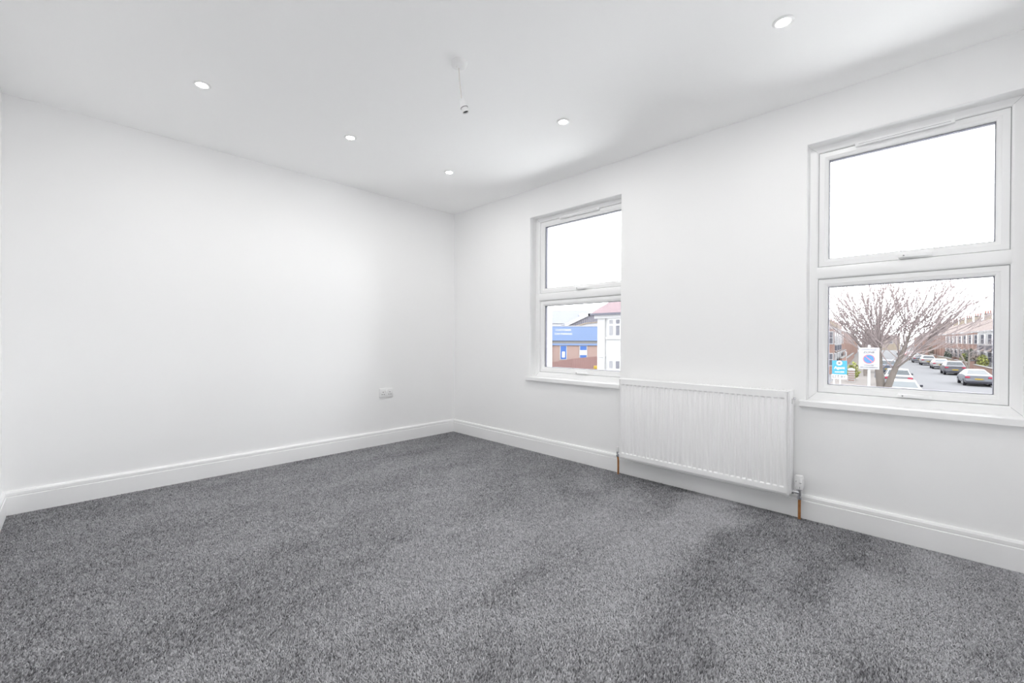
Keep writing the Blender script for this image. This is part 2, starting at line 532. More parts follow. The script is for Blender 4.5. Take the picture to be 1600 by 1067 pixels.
def carpet():
    rng = np.random.default_rng(11)
    st = 0.0050
    gx = np.arange(XL + 0.004, XR - 0.004, st)
    gy = np.arange(YB + 0.004, YW - 0.004, st)
    X, Y = np.meshgrid(gx, gy)
    X = (X + rng.uniform(-0.42, 0.42, X.shape) * st).ravel()
    Y = (Y + rng.uniform(-0.42, 0.42, Y.shape) * st).ravel()
    # keep what stands in front of the camera (and a good step to either side of it)
    dep = -X * math.sin(yaw) + Y * math.cos(yaw)
    k = dep > 0.55
    X, Y = X[k], Y[k]
    n = len(X)
    # brushed patches: the pile lies this way or that, in streaks running towards the window wall
    wx = X + 0.10 * (vnoise(X, Y, 0.35, 5) - 0.5) + 0.28 * Y * 0.2
    big = vnoise(wx * 1.0, Y * 0.36, 0.27, 1) * 0.6 + vnoise(wx, Y * 0.55, 0.13, 2) * 0.4
    big = np.clip((big - 0.5) * 4.5, -1, 1)
    med = (vnoise(X, Y * 0.7, 0.07, 3) - 0.5) * 0.6 + (vnoise(X, Y * 0.8, 0.03, 8) - 0.5) * 0.5
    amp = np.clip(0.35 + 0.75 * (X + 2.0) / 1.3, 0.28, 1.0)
    brush = big * amp + 0.5 * med
    fine = vnoise(X, Y, 0.012, 4) - 0.5
    tone = 0.41 + 0.05 * np.clip(X + 1.7, -1, 1) + 0.21 * brush + 0.18 * fine + rng.normal(0, 0.16, n)  # light and shade of brushed pile painted into tuft tone, lighter to the right
    h = rng.uniform(0.0055, 0.0095, n) + 0.002 * fine
    lean_a = rng.uniform(0, 2 * np.pi, n)
    lx = np.cos(lean_a) * 0.0035
    ly = np.sin(lean_a) * 0.0035 - brush * 0.004
    r = rng.uniform(0.0030, 0.0042, n)
    a0 = rng.uniform(0, 2 * np.pi, n)
    co = np.empty((n, 4, 3), np.float32)
    for q in range(3):
        co[:, q, 0] = X + r * np.cos(a0 + q * 2.0944)
        co[:, q, 1] = Y + r * np.sin(a0 + q * 2.0944)
        co[:, q, 2] = -0.0085
    co[:, 3, 0] = np.clip(X + lx, XL + 0.001, XR - 0.001)
    co[:, 3, 1] = np.clip(Y + ly, YB + 0.001, YW - 0.001)
    co[:, 3, 2] = -0.008 + h
    base = (np.arange(n) * 4)[:, None]
    tri = np.concatenate([base + np.array([[0, 1, 3]]), base + np.array([[1, 2, 3]]), base + np.array([[2, 0, 3]])], 1).reshape(-1)
    me = bpy.data.meshes.new('carpet')
    me.vertices.add(n * 4)
    me.vertices.foreach_set('co', co.ravel())
    me.loops.add(len(tri))
    me.loops.foreach_set('vertex_index', tri.astype(np.int32))
    nf = len(tri) // 3
    me.polygons.add(nf)
    me.polygons.foreach_set('loop_start', np.arange(0, nf * 3, 3, dtype=np.int32))
    me.update(calc_edges=True)
    at = me.attributes.new('tone', 'FLOAT', 'POINT')
    tv = np.repeat(tone.astype(np.float32), 4)
    at.data.foreach_set('value', tv)
    m = bpy.data.materials.new('grey_heather_carpet')
    m.use_nodes = True
    nt = m.node_tree
    b = nt.nodes['Principled BSDF']
    b.inputs['Roughness'].default_value = 0.95
    b.inputs['Specular IOR Level'].default_value = 0.1
    an = nt.nodes.new('ShaderNodeAttribute')
    an.attribute_name = 'tone'
    cr = nt.nodes.new('ShaderNodeValToRGB')
    cr.color_ramp.elements[0].position = 0.0
    cr.color_ramp.elements[0].color = CARPET_DARK
    cr.color_ramp.elements[1].position = 0.85
    cr.color_ramp.elements[1].color = CARPET_LIGHT
    nt.links.new(an.outputs['Fac'], cr.inputs[0])
    nt.links.new(cr.outputs[0], b.inputs['Base Color'])
    me.materials.append(m)
    o = bpy.data.objects.new('carpet', me)
    COL.objects.link(o)
    tag(o, 'grey heather cut-pile carpet with brushed marks covering the whole floor', 'carpet', kind='stuff')
    return o
CARPET_DARK = (0.085, 0.085, 0.092, 1)
CARPET_LIGHT = (0.64, 0.64, 0.665, 1)
carpet()

# ================================================================ RADIATOR
def radiator():
    x0, x1, z0, z1 = -1.672, -0.572, 0.142, 0.746
    yf = 2.876
    root = thing('radiator', ((x0 + x1) / 2, 2.93, 0.0), 'white ribbed panel radiator on the window wall between the windows', 'radiator')
    # pressed front panel with recessed vertical flutes
    bm = bmesh.new()
    nfl = 32
    pitch = (x1 - x0 - 0.035) / nfl
    zs = [z0 + 0.041, z0 + 0.0475, z0 + 0.056, z0 + 0.076, z1 - 0.076, z1 - 0.056, z1 - 0.0475, z1 - 0.041]
    xs = [x0 + 0.008]
    dep = [0]
    for i in range(nfl):
        c = x0 + 0.0175 + pitch * (i + 0.5)
        xs += [c - 0.0125, c - 0.0075, c + 0.0075, c + 0.0125]
        dep += [0, 1, 1, 0]
    xs.append(x1 - 0.008)
    dep.append(0)
    zz = [z0 + 0.010] + zs + [z1 - 0.006]
    zd = [0, 0, 2.6, 2.3, 1, 1, 2.3, 2.6, 0, 0]
    vv = [[bm.verts.new((x, yf + 0.0032 * dx * dz, z)) for z, dz in zip(zz, zd)] for x, dx in zip(xs, dep)]
    for i in range(len(xs) - 1):
        for k in range(len(zz) - 1):
            bm.faces.new([vv[i][k], vv[i + 1][k], vv[i + 1][k + 1], vv[i][k + 1]])
    mb = MB()
    bm.verts.index_update()
    mb.add([v.co[:] for v in bm.verts], [[v.index for v in f.verts] for f in bm.faces])
    bm.free()
    # folded rim round the panel
    mb.ring(x0, x1, z0, z1, [(0.0085, yf), (0.0085, yf + 0.0035), (0.0060, yf + 0.0035), (0.0060, yf + 0.0005), (0.0035, yf), (0.0010, yf + 0.002), (0.0, yf + 0.006), (0.0, yf + 0.016), (0.0085, yf + 0.016)])
    mb.build('front_panel', M['radiator'], root, smooth=True, angle=22)
    MB().box(x0 + 0.006, x1 - 0.004, yf + 0.064, yf + 0.078, z0 + 0.006, z1 - 0.01).build('back_panel', M['radiator'], root, bevel=0.004)
    fins = MB()
    for i in range(54):
        xx = x0 + 0.02 + i * (x1 - x0 - 0.04) / 53
        fins.box(xx - 0.0004, xx + 0.0004, yf + 0.017, yf + 0.064, z0 + 0.03, z1 - 0.03)
    fins.build('convector_fins', M['radiator'], root, kind='stuff')
    # top grille: rim and cross slats
    gr = MB().box(x0 + 0.004, x1 - 0.004, yf + 0.010, yf + 0.016, z1 - 0.012, z1 + 0.003)
    gr.box(x0 + 0.004, x1 - 0.004, yf + 0.070, yf + 0.078, z1 - 0.012, z1 + 0.003)
    nsl = 60
    for i in range(nsl):
        xx = x0 + 0.012 + i * (x1 - x0 - 0.024) / (nsl - 1)
        gr.box(xx - 0.004, xx + 0.004, yf + 0.016, yf + 0.070, z1 - 0.004, z1 + 0.001)
    gr.build('top_grille', M['radiator'], root)
    for (a, b) in ((x0 - 0.003, x0 + 0.004), (x1 - 0.004, x1 + 0.010)):
        sc = MB().box(a, b, yf + 0.0165, yf + 0.080, z0 + 0.006, z1 + 0.003)
        so = sc.build('side_cover', M['radiator'], root, bevel=0.002)
        MB().box(a - 0.0005, b + 0.0005, yf + 0.030, yf + 0.036, z1 - 0.075, z1 - 0.045).build('vent_cutout', M['hole'], so)
    # air vent plug near the top right
    MB().lathe([(0.0, 0.0), (0.008, 0.0), (0.010, 0.004), (0.010, 0.012)], (x1 + 0.0085, yf + 0.071, z1 - 0.05), 12, 'x').build('bleed_plug', M['chrome'], root)
    # thermostatic valve on the right
    px, py = -0.527, 2.934
    MB().tube([(px, py, 0.004), (px, py, 0.135)], 0.0075, 14).build('copper_pipe', M['copper'], root, smooth=True, label='bare copper pipe')
    vb = MB().lathe([(0.0, 0.118), (0.0125, 0.118), (0.0125, 0.134), (0.0095, 0.136), (0.0105, 0.150), (0.0105, 0.168), (0.014, 0.170), (0.014, 0.180), (0.0, 0.180)], (px, py, 0), 16)
    vb.lathe([(0.0, -0.062), (0.008, -0.062), (0.008, -0.045), (0.0135, -0.044), (0.0135, -0.026), (0.0085, -0.024), (0.0085, 0.0), (0.0, 0.0)], (px, py - 0.004, 0.157), 6, 'x')
    va = vb.build('valve_body', M['chrome'], root, smooth=True, label='chrome valve body')
    hd = MB()
    prof = [(0.0, 0.178), (0.017, 0.178), (0.021, 0.190), (0.0225, 0.200), (0.0225, 0.232), (0.021, 0.246), (0.019, 0.256), (0.010, 0.259), (0.0, 0.259)]
    hd.lathe(prof, (px, py, 0), 28)
    for i in range(14):
        a = 2 * math.pi * i / 14
        hd.box(px + 0.0215 * math.cos(a) - 0.0022, px + 0.0215 * math.cos(a) + 0.0022, py + 0.0215 * math.sin(a) - 0.0022, py + 0.0215 * math.sin(a) + 0.0022, 0.204, 0.240)
    ho = hd.build('thermostat_head', M['plastic'], root, smooth=True, angle=30)
    mk = MB()
    ca = Vector((-px, -py, 0)).normalized()
    for (w, zz0, zz1, off) in ((0.011, 0.2155, 0.2190, 0.004), (0.0022, 0.184, 0.197, 0.001), (0.005, 0.222, 0.226, -0.017)):
        c = Vector((px, py, 0)) + ca * (0.0243 if abs(off) < 0.01 else 0.0180) + Vector((ca.y, -ca.x, 0)) * -off
        t = Vector((ca.y, -ca.x, 0))
        a, b = c - t * w / 2, c + t * w / 2
        mk.add([(a.x, a.y, zz0), (b.x, b.y, zz0), (b.x, b.y, zz1), (a.x, a.y, zz1)], [(0, 1, 2, 3)])
    mk.build('printed_scale', M['greymark'], ho)
    # lockshield valve on the left
    px, py = -1.704, 2.926
    MB().tube([(px, py, 0.004), (px, py, 0.09), (px - 0.001, py, 0.115), (px - 0.006, py, 0.145)], 0.0075, 14).build('copper_pipe', M['copper'], root, smooth=True, label='bare copper pipe')
    lb = MB().lathe([(0.0, 0.138), (0.012, 0.138), (0.012, 0.150), (0.009, 0.152), (0.010, 0.176), (0.0, 0.178)], (px - 0.005, py, 0), 14)
    lb.lathe([(0.0, 0.0), (0.008, 0.0), (0.008, 0.012), (0.0125, 0.013), (0.0125, 0.027), (0.008, 0.028), (0.008, 0.040), (0.0, 0.040)], (px - 0.003, py, 0.162), 6, 'x')
    lb.build('valve_body', M['chrome'], root, smooth=True, label='chrome valve body')
    MB().lathe([(0.0, 0.176), (0.011, 0.176), (0.012, 0.182), (0.010, 0.212), (0.006, 0.216), (0.0, 0.216)], (px - 0.005, py, 0), 18).build('valve_cap', M['plastic'], root, smooth=True)
radiator()

# ================================================================ SOCKET
def socket():
    yc, zc = 2.149, 0.503
    x = XL
    root = thing('double_socket', (x, yc, zc), 'white plastic double plug socket low on the left wall', 'socket')
    MB().box(x, x + 0.0095, yc - 0.073, yc + 0.073, zc - 0.043, zc + 0.043).build('faceplate', M['plastic'], root, bevel=0.003)
    for s in (-1, 1):
        cy = yc + s * 0.036
        MB().box(x + 0.009, x + 0.0125, cy + (-s) * 0.024 - 0.005, cy + (-s) * 0.024 + 0.005, zc + 0.004, zc + 0.026).build('switch', M['offplastic'], root, bevel=0.001)
        for (dy, dz, w, h) in ((0, 0.013, 0.0028, 0.0055), (-0.011, -0.010, 0.0055, 0.0026), (0.011, -0.010, 0.0055, 0.0026)):
            MB().box(x + 0.0093, x + 0.0098, cy + dy - w, cy + dy + w, zc + dz - h - 0.004, zc + dz + h - 0.004).build('pin_hole', M['hole'], root)
        MB().lathe([(0.0, 0.0005), (0.0035, 0.0), (0.0035, -0.002)], (x + 0.0105, yc + s * 0.0605, zc), 12, 'x').build('screw_head', M['offplastic'], root)
socket()

# ================================================================ PENDANT WITHOUT A BULB
def pendant():
    c = Vector((-1.719, 1.363, H))
    root = thing('pendant_fitting', c, 'white ceiling rose with short flex and empty lampholder', 'light fitting')
    MB().lathe([(0.0, -0.031), (0.012, -0.031), (0.014, -0.027), (0.030, -0.025), (0.037, -0.021), (0.040, -0.013), (0.0405, 0.0), (0.0, 0.0)], c, 40).build('ceiling_rose', M['plastic'], root, smooth=True, angle=40)
    pts = []
    b = c + Vector((0.008, 0.014, -0.192))
    for i in range(13):
        t = i / 12
        p = c.lerp(b, 0) + Vector((0, 0, -0.029))
        q = p.lerp(b, t)
        bow = math.sin(math.pi * t) * 0.006
        pts.append(q + Vector((-bow, bow * 0.4, 0)))
    MB().tube(pts, 0.0031, 10).build('flex', M['flex'], root, smooth=True)
    d = Vector((0.20, 0.26, -1)).normalized()
    tilt = Vector((0, 0, -1)).rotation_difference(d).to_matrix()
    lh = MB().lathe([(0.0, 0.006), (0.005, 0.006), (0.009, 0.0), (0.0135, -0.010), (0.0165, -0.022), (0.0175, -0.034), (0.0175, -0.040)], b, 28, tilt=tilt)
    lo = lh.build('lampholder', M['plastic'], root, smooth=True, angle=40)
    MB().lathe([(0.0175, -0.0385), (0.0195, -0.0385), (0.0195, -0.0415), (0.0160, -0.0415)], b, 28, tilt=tilt).build('retaining_ring', M['seal'], lo, smooth=True)
    MB().lathe([(0.0165, -0.041), (0.0172, -0.044), (0.0172, -0.062), (0.0155, -0.064), (0.0145, -0.062), (0.0145, -0.045)], b, 28, tilt=tilt).build('lamp_skirt', M['plastic'], lo, smooth=True)
    MB().lathe([(0.0, -0.058), (0.0146, -0.058), (0.0146, -0.052), (0.0, -0.052)], b, 24, tilt=tilt).build('lamp_contact', M['hole'], lo)
pendant()

# ================================================================ DOWNLIGHTS
def downlight():
    root = thing('downlight', (0, 0, 0))
    MB().lathe([(0.026, -0.0005), (0.027, -0.004), (0.032, -0.0055), (0.039, -0.004), (0.0425, -0.001), (0.0425, 0.0)], (0, 0, 0), 40).build('bezel', M['plastic'], root, smooth=True, angle=40)
    MB().lathe([(0.0, -0.0105), (0.010, -0.0098), (0.018, -0.0078), (0.0235, -0.0045), (0.0262, -0.0006)], (0, 0, 0), 32).build('lamp_lens', M['lens'], root, smooth=True)
    ld = bpy.data.lights.new('downlight_lamp', 'AREA')
    ld.shape = 'DISK'
    ld.size = 0.05
    ld.energy = LAMP_WATTS
    ld.color = (1.0, 0.99, 0.97)
    lo = bpy.data.objects.new('lamp_glow', ld)
    COL.objects.link(lo)
    lo.parent = root
    lo.location = (0, 0, -0.012)
    return root
LIGHTS = [((-2.905, 0.490), 'lit white downlight in the ceiling nearest the left edge of the photo'),
          ((-2.908, 1.344), 'lit white downlight in the middle of the three along the left wall'),
          ((-2.904, 2.204), 'lit white downlight in the ceiling nearest the far corner of the room'),
          ((-1.698, 2.204), 'lit white downlight in the ceiling in front of the wall between the windows'),
          ((-0.467, 2.188), 'lit white downlight in the ceiling nearest the larger window'),
          ((-1.698, 0.490), 'lit white downlight in the ceiling above and left of the camera'),
          ((-0.467, 0.490), 'lit white downlight in the ceiling right above the camera'),
          ((-0.467, 1.344), 'lit white downlight in the ceiling to the right above the camera')]
proto = downlight()
for i, ((x, y), lab) in enumerate(LIGHTS):
    o = proto if i == 0 else copy_tree(proto)
    o.location = (x, y, H)
    tag(o, lab, 'downlight', 'recessed ceiling downlights')

# ================================================================ OUTSIDE
SLOPE = -0.0755                       # the street runs away from the house, leaning a little to the left
ANG = math.atan(0.0755)
def sx(x_at0, y):
    return x_at0 + SLOPE * y

g = GROUND
structure(MB().box(-420, 420, 3.0, 700, g - 0.5, g).build('road', M['asphalt']), 'grey asphalt street outside')
structure(MB().box(-60, 60, OUT + 0.02, 15.5, g, g + 0.06).build('bounce_ground', mat('pale_bounce_surface', (0.66, 0.66, 0.65), 0.9, var=0.06, scale=1.0)), 'unseen pale ground added below the windows to bounce daylight inside')  # unseen bright ground, added to throw daylight up onto the ceiling
def strip(name, xa, xb, y0, y1, z0, z1, m, lab):
    vs = [(sx(xa, y0), y0), (sx(xb, y0), y0), (sx(xb, y1), y1), (sx(xa, y1), y1)]
    return structure(MB().prism(vs, 'z', z0, z1).build(name, m), lab)
strip('pavement_left', -2.75, 0.62, 17, 420, g, g + 0.11, M['paving'], 'paved footway on the left of the street')
strip('pavement_right', 8.45, 11.2, 17, 420, g, g + 0.11, M['paving'], 'paved footway on the right of the street')
strip('kerb_left', 0.62, 0.80, 17, 420, g, g + 0.115, M['kerb'], 'stone kerb on the left of the street')
strip('kerb_right', 8.27, 8.45, 17, 420, g, g + 0.115, M['kerb'], 'stone kerb on the right of the street')

# ---------------------------------------------------------------- cars
def make_car(kind, light_glass=False):
    """rear at y=0, nose at +y"""
    root = thing('parked_car', (0, 0, 0))
    if kind == 'saloon':
        st = [(0.03, 0.50, 0.78, 0.80, .76), (0.0, 0.50, 0.90, 0.93, .80), (0.10, 0.30, 0.97, 1.00, .80), (0.60, 0.26, 1.00, 1.05, .76), (1.35, 0.24, 1.00, 1.40, .58), (2.00, 0.24, 0.99, 1.46, .58), (2.70, 0.24, 0.97, 1.41, .57), (3.40, 0.24, 0.95, 1.00, .72), (4.20, 0.26, 0.84, 0.88, .70), (4.55, 0.32, 0.66, 0.70, .66), (4.60, 0.38, 0.55, 0.58, .62)]
        rw, ws, cab = (3, 4), (6, 7), (4, 6)
    elif kind == 'suv':
        st = [(0.03, 0.52, 0.85, 0.87, .80), (0.0, 0.50, 1.02, 1.05, .84), (0.08, 0.32, 1.08, 1.12, .82), (0.22, 0.30, 1.10, 1.18, .78), (0.62, 0.28, 1.10, 1.58, .64), (1.30, 0.28, 1.08, 1.66, .64), (2.60, 0.28, 1.06, 1.60, .62), (3.25, 0.28, 1.05, 1.10, .76), (4.10, 0.28, 0.98, 1.02, .76), (4.42, 0.36, 0.80, 0.84, .72), (4.46, 0.42, 0.62, 0.66, .68)]
        rw, ws, cab = (3, 4), (6, 7), (4, 6)
    else:
        st = [(0.03, 0.50, 0.80, 0.82, .76), (0.0, 0.48, 0.94, 0.97, .80), (0.06, 0.30, 0.98, 1.02, .80), (0.20, 0.27, 1.00, 1.06, .76), (0.58, 0.25, 1.00, 1.42, .60), (1.10, 0.25, 0.99, 1.50, .60), (2.30, 0.25, 0.97, 1.44, .58), (3.00, 0.25, 0.96, 1.01, .72), (3.80, 0.26, 0.88, 0.92, .72), (4.12, 0.32, 0.70, 0.74, .68), (4.16, 0.38, 0.56, 0.60, .64)]
        rw, ws, cab = (3, 4), (6, 7), (4, 6)
    W = 0.90
    vs, fs = [], []
    def section(s):
        y, zb, zm, zt, ht = s
        half = [(W * 0.88, zb), (W * 0.985, zb + 0.12), (W, (zb + zm) * 0.52), (W * 0.97, zm), (ht, zt - 0.02), (ht * 0.86, zt + 0.01)]
        return [(x, y, z) for x, z in half] + [(-x, y, z) for x, z in half[::-1]]
    secs = [section(s) for s in st]
    n = 12
    for s in secs:
        vs += s
    for i in range(len(secs) - 1):
        for k in range(n):
            k2 = (k + 1) % n
            fs.append((i * n + k, i * n + k2, (i + 1) * n + k2, (i + 1) * n + k))
    fs.append(tuple(range(n))[::-1])
    fs.append(tuple(range((len(secs) - 1) * n, len(secs) * n)))
    MB().add(vs, fs).build('body', CARPAINT['white'], root, smooth=True, angle=38)
    gl = M['carlight'] if light_glass else M['carglass']
    def panel(name, quad, m, off, inset=0.07):
        q = [Vector(p) for p in quad]
        c = sum(q, Vector()) / 4
        nrm = (q[1] - q[0]).cross(q[3] - q[0]).normalized()
        q = [p.lerp(c, inset) for p in q]
        a = [p + nrm * off for p in q]
        b = [p - nrm * 0.03 for p in q]
        return MB().add(a + b, [(0, 1, 2, 3), (7, 6, 5, 4), (0, 4, 5, 1), (1, 5, 6, 2), (2, 6, 7, 3), (3, 7, 4, 0)]).build(name, m, root)
    def top(i, s):
        S = st[i]
        return (s * S[4], S[0], S[3])
    def belt(i, s):
        S = st[i]
        return (s * W * 0.97, S[0], S[2])
    a, b = rw
    panel('rear_window', [top(a, -1), top(a, 1), top(b, 1), top(b, -1)], gl, 0.012, 0.10)
    a, b = ws
    panel('windscreen', [top(a, -1), top(a, 1), top(b, 1), top(b, -1)], gl, 0.012, 0.08)
    a, b = cab
    for s in (-1, 1):
        q = [belt(a, s), belt(b, s), top(b, s), top(a, s)]
        panel('side_window', q if s > 0 else [q[1], q[0], q[3], q[2]], gl, 0.010, 0.10)
    L = st[-1][0]
    for s in (-1, 1):
        for yy in (0.78, L - 0.82):
            wh = MB().lathe([(0.0, -0.11), (0.29, -0.11), (0.325, -0.08), (0.325, 0.08), (0.29, 0.11), (0.0, 0.11)], (s * (W - 0.095), yy, 0.325), 20, 'x').build('wheel', M['tyre'], root, smooth=True)
            MB().lathe([(0.0, -0.006), (0.20, -0.006), (0.20, 0.006), (0.0, 0.006)], (s * (W + 0.018), yy, 0.325), 14, 'x').build('hub', M['alloy'], wh)
        zt = st[1][2]
        MB().box(min(s * 0.56, s * 0.86), max(s * 0.56, s * 0.86), -0.025, 0.12, zt - 0.17, zt - 0.02).build('tail_light', M['taillight'], root, bevel=0.02)
        MB().box(min(s * 0.90, s * 1.04), max(s * 0.90, s * 1.04), st[6][0] + 0.05, st[6][0] + 0.20, st[6][2] + 0.02, st[6][2] + 0.15).build('wing_mirror', M['cardark'], root, bevel=0.02)
    MB().box(-0.78, 0.78, -0.035, 0.4, 0.26, 0.44).build('rear_bumper', M['cardark'], root, bevel=0.03)
    MB().box(-0.26, 0.26, -0.030, 0.02, 0.60, 0.71).build('number_plate', M['plate'], root)
    return root

protos = {k: make_car(*k) for k in (('saloon', False), ('suv', False), ('hatch', False), ('hatch', True))}
def place_car(kind, paint, x, y, label, heading=0.0, scale=1.0):
    pr = protos[kind]
    c = copy_tree(pr)
    c.location = (x, y, GROUND)
    c.scale = (scale,) * 3
    c.rotation_euler = (0, 0, ANG + heading)
    for ch in c.children:
        if ch.name.startswith('body'):
            key = kind[0] + paint
            if key not in BODY:
                me = ch.data.copy()
                me.materials.clear()
                me.materials.append(CARPAINT[paint])
                BODY[key] = me
            ch.data = BODY[key]
    tag(c, label, 'car', 'cars parked along the street')
BODY = {}
S0, SU, HA, HL = ('saloon', False), ('suv', False), ('hatch', False), ('hatch', True)
place_car(S0, 'silver', 3.30, 56.2, 'silver saloon nearest in the right-hand row of parked cars')
place_car(SU, 'charcoal', 2.36, 72.8, 'dark grey car parked behind the white hatchback and before the silver saloon')
place_car(HL, 'white', 1.42, 87.3, 'white hatchback third from the front of the right-hand row')
place_car(SU, 'white', 0.14, 99.7, 'tall white car fourth from the front of the right-hand row')
place_car(HA, 'silver', -1.05, 110.3, 'silver hatchback fifth from the front of the right-hand row')
place_car(HA, 'grey', -1.95, 124.5, 'pale grey hatchback sixth in the right-hand row, before the red car')
place_car(HA, 'red', -3.05, 140.3, 'small red car far along the right-hand row')
place_car(SU, 'white', -4.3, 156.0, 'white car just beyond the red one far down the street')
place_car(HA, 'grey', -5.6, 173.0, 'farthest pale car at the end of the right-hand row')
place_car(HL, 'white', -1.06, 36.6, 'white car nearest on the left of the street, under the bare tree')
place_car(SU, 'grey', -1.72, 48.0, 'pale grey car with dark bumper right ahead of the nearest white car')
place_car(SU, 'blue', -3.42, 68.0, 'slate blue car with red tail lights behind the tree trunk', scale=1.05)
for pr in protos.values():                      # the pattern cars themselves are not part of the street
    for ch in list(pr.children):
        for gch in list(ch.children):
            bpy.data.objects.remove(gch)
        bpy.data.objects.remove(ch)
    bpy.data.objects.remove(pr)

# ---------------------------------------------------------------- bare trees
def branch(mb, p, d, L, r0, r1, seg, curl, rnd, n=4):
    pts, rad = [p.copy()], [r0]
    q, dd = p.copy(), d.normalized()
    for i in range(seg):
        dd = (dd + Vector((random.gauss(0, rnd), random.gauss(0, rnd), random.gauss(0, rnd) + curl))).normalized()
        q = q + dd * (L / seg)
        pts.append(q.copy())
        rad.append(r0 + (r1 - r0) * (i + 1) / seg)
    mb.tube(pts, rad, n, caps=False)
    return pts

def pollard(root_loc, label, seed, scale=1.0, shoots=170, lean=1.0, twr=1.0):
    random.seed(seed)
    b = Vector(root_loc)
    root = thing('bare_street_tree', b, label, 'tree', 'leafless trees along the street')
    tk = MB()
    V = lambda x, y, z: b + Vector((x * lean, y, z)) * scale
    A = [V(0, 0, -0.05), V(-0.10, 0.05, 1.0), V(-0.22, 0.1, 2.2), V(-0.25, 0.1, 3.2), V(-0.22, 0.1, 3.8)]
    tk.tube(A, [0.26 * scale, 0.21 * scale, 0.18 * scale, 0.15 * scale, 0.09 * scale], 10)
    Bs = [V(0.05, -0.05, 0.4), V(0.16, -0.08, 1.3), V(0.42, -0.1, 2.2), V(0.72, -0.05, 3.1), V(0.98, 0.0, 4.0), V(1.2, 0.1, 4.9)]
    tk.tube(Bs, [0.19 * scale, 0.17 * scale, 0.145 * scale, 0.11 * scale, 0.07 * scale, 0.035 * scale], 10)
    Cc = [V(-0.22, 0.1, 2.6), V(-0.7, -0.1, 3.1), V(-1.1, -0.2, 3.7), V(-1.4, -0.2, 4.3)]
    tk.tube(Cc, [0.08 * scale, 0.06 * scale, 0.045 * scale, 0.03 * scale], 8)
    Dd = [V(0.42, -0.1, 2.3), V(1.0, 0.3, 2.9), V(1.6, 0.6, 3.6), V(2.0, 0.7, 4.3)]
    tk.tube(Dd, [0.06 * scale, 0.045 * scale, 0.03 * scale, 0.02 * scale], 8)
    Ee = [V(-0.22, 0.1, 3.0), V(-0.3, 0.8, 3.6), V(-0.5, 1.2, 4.2)]
    tk.tube(Ee, [0.10 * scale, 0.07 * scale, 0.04 * scale], 8)
    tk.build('trunk', M['bark'], root, smooth=True, angle=60)
    tw = MB()
    stems = [A[2:], A[3:], Bs[2:], Bs[3:], Cc[1:], Dd[1:], Ee[1:], A[3:]]
    for i in range(shoots):
        s = random.choice(stems)
        k = random.randrange(len(s) - 1)
        p = s[k].lerp(s[k + 1], random.random())
        side = (p - b).x / scale
        dx = random.gauss(0.40 * side, 0.62)
        d = Vector((dx, random.gauss(0, 0.5), random.uniform(0.45, 1.1)))
        L = random.uniform(2.2, 5.2) * scale * (1.0 if random.random() > 0.06 else 1.3)
        pts = branch(tw, p, d, L, 0.015 * scale * twr, 0.005 * scale * twr, 5, 0.05, 0.05)
        for j in range(random.randint(3, 6)):
            m_ = random.choice((1, 2, 2, 3, 3, 4))
            q = pts[m_].lerp(pts[m_ + 1], random.random())
            dd = (pts[m_ + 1] - pts[m_]).normalized()
            d2 = dd + Vector((random.gauss(0, 0.42), random.gauss(0, 0.42), random.uniform(0.0, 0.4)))
            pp = branch(tw, q, d2, random.uniform(0.7, 1.9) * scale, 0.008 * scale * twr, 0.004 * scale * twr, 3, 0.05, 0.1, 3)
            if random.random() < 0.5:
                branch(tw, pp[1], (pp[2] - pp[1]).normalized() + Vector((random.gauss(0, .5), random.gauss(0, .5), .2)), random.uniform(0.3, 0.8) * scale, 0.008 * scale * twr, 0.004 * scale * twr, 2, 0.05, 0.1, 3)
    tw.build('twigs', M['twig'], root, kind='stuff')
    return root

pollard((-1.76, 32.0, g + 0.11), 'big bare tree with fanned twigs behind the round blue parking sign', 21, shoots=180, twr=2.0)
pollard((-4.9, 62.0, g + 0.11), 'bare tree on the left footway beyond the blue car', 22, 0.95, 70, twr=1.3)
pollard((-7.2, 98.0, g + 0.11), 'second bare tree far along the left footway', 23, 0.75, 55, twr=1.6)
pollard((-10.5, 140.0, g + 0.11), 'hazy bare tree closing the left side of the street', 24, 0.7, 50, twr=2.2)
pollard((3.66, 80.0, g + 0.11), 'small bare tree on the right footway beside the dark grey car', 25, 0.62, 40, -1, twr=1.3)
pollard((-0.8, 128.0, g + 0.11), 'bare tree on the right footway before the hedged garden', 26, 0.75, 50, twr=1.8)
pollard((-6.2, 205.0, g + 0.11), 'dark bare tree at the far end of the street', 27, 0.75, 60, twr=2.8)
pollard((-14.5, 235.0, g + 0.11), 'farthest bare tree closing the view down the street', 28, 1.4, 60, twr=2.8)
xr = sx(4.0, 262)
er = thing('end_terrace', (xr, 262, g), 'hazy pale brick house block closing the far end of the street', 'house')
MB().box(xr - 6.5, xr + 6.5, 262, 270, g, g + 5.0).build('wall', M['stock'], er)
MB().prism([(261.6, g + 4.9), (266, g + 7.0), (270.4, g + 4.9)], 'x', xr - 6.7, xr + 6.7).build('roof', M['roofbrown'], er)
for k in range(3):
    wo = MB().box(xr - 5.2 + k * 4, xr - 3.6 + k * 4, 261.9, 262.1, g + 2.9, g + 4.4).build('window', M['bargeboard'], er)
    MB().box(xr - 5.0 + k * 4, xr - 3.8 + k * 4, 261.85, 262.0, g + 3.1, g + 4.2).build('pane', M['pane'], wo)

# ---------------------------------------------------------------- terraced houses
def canted_bay(w, d, z0, z1, x):
    return [(x - w / 2, 0.0), (x - w / 2 + 0.55, -d), (x + w / 2 - 0.55, -d), (x + w / 2, 0.0)]

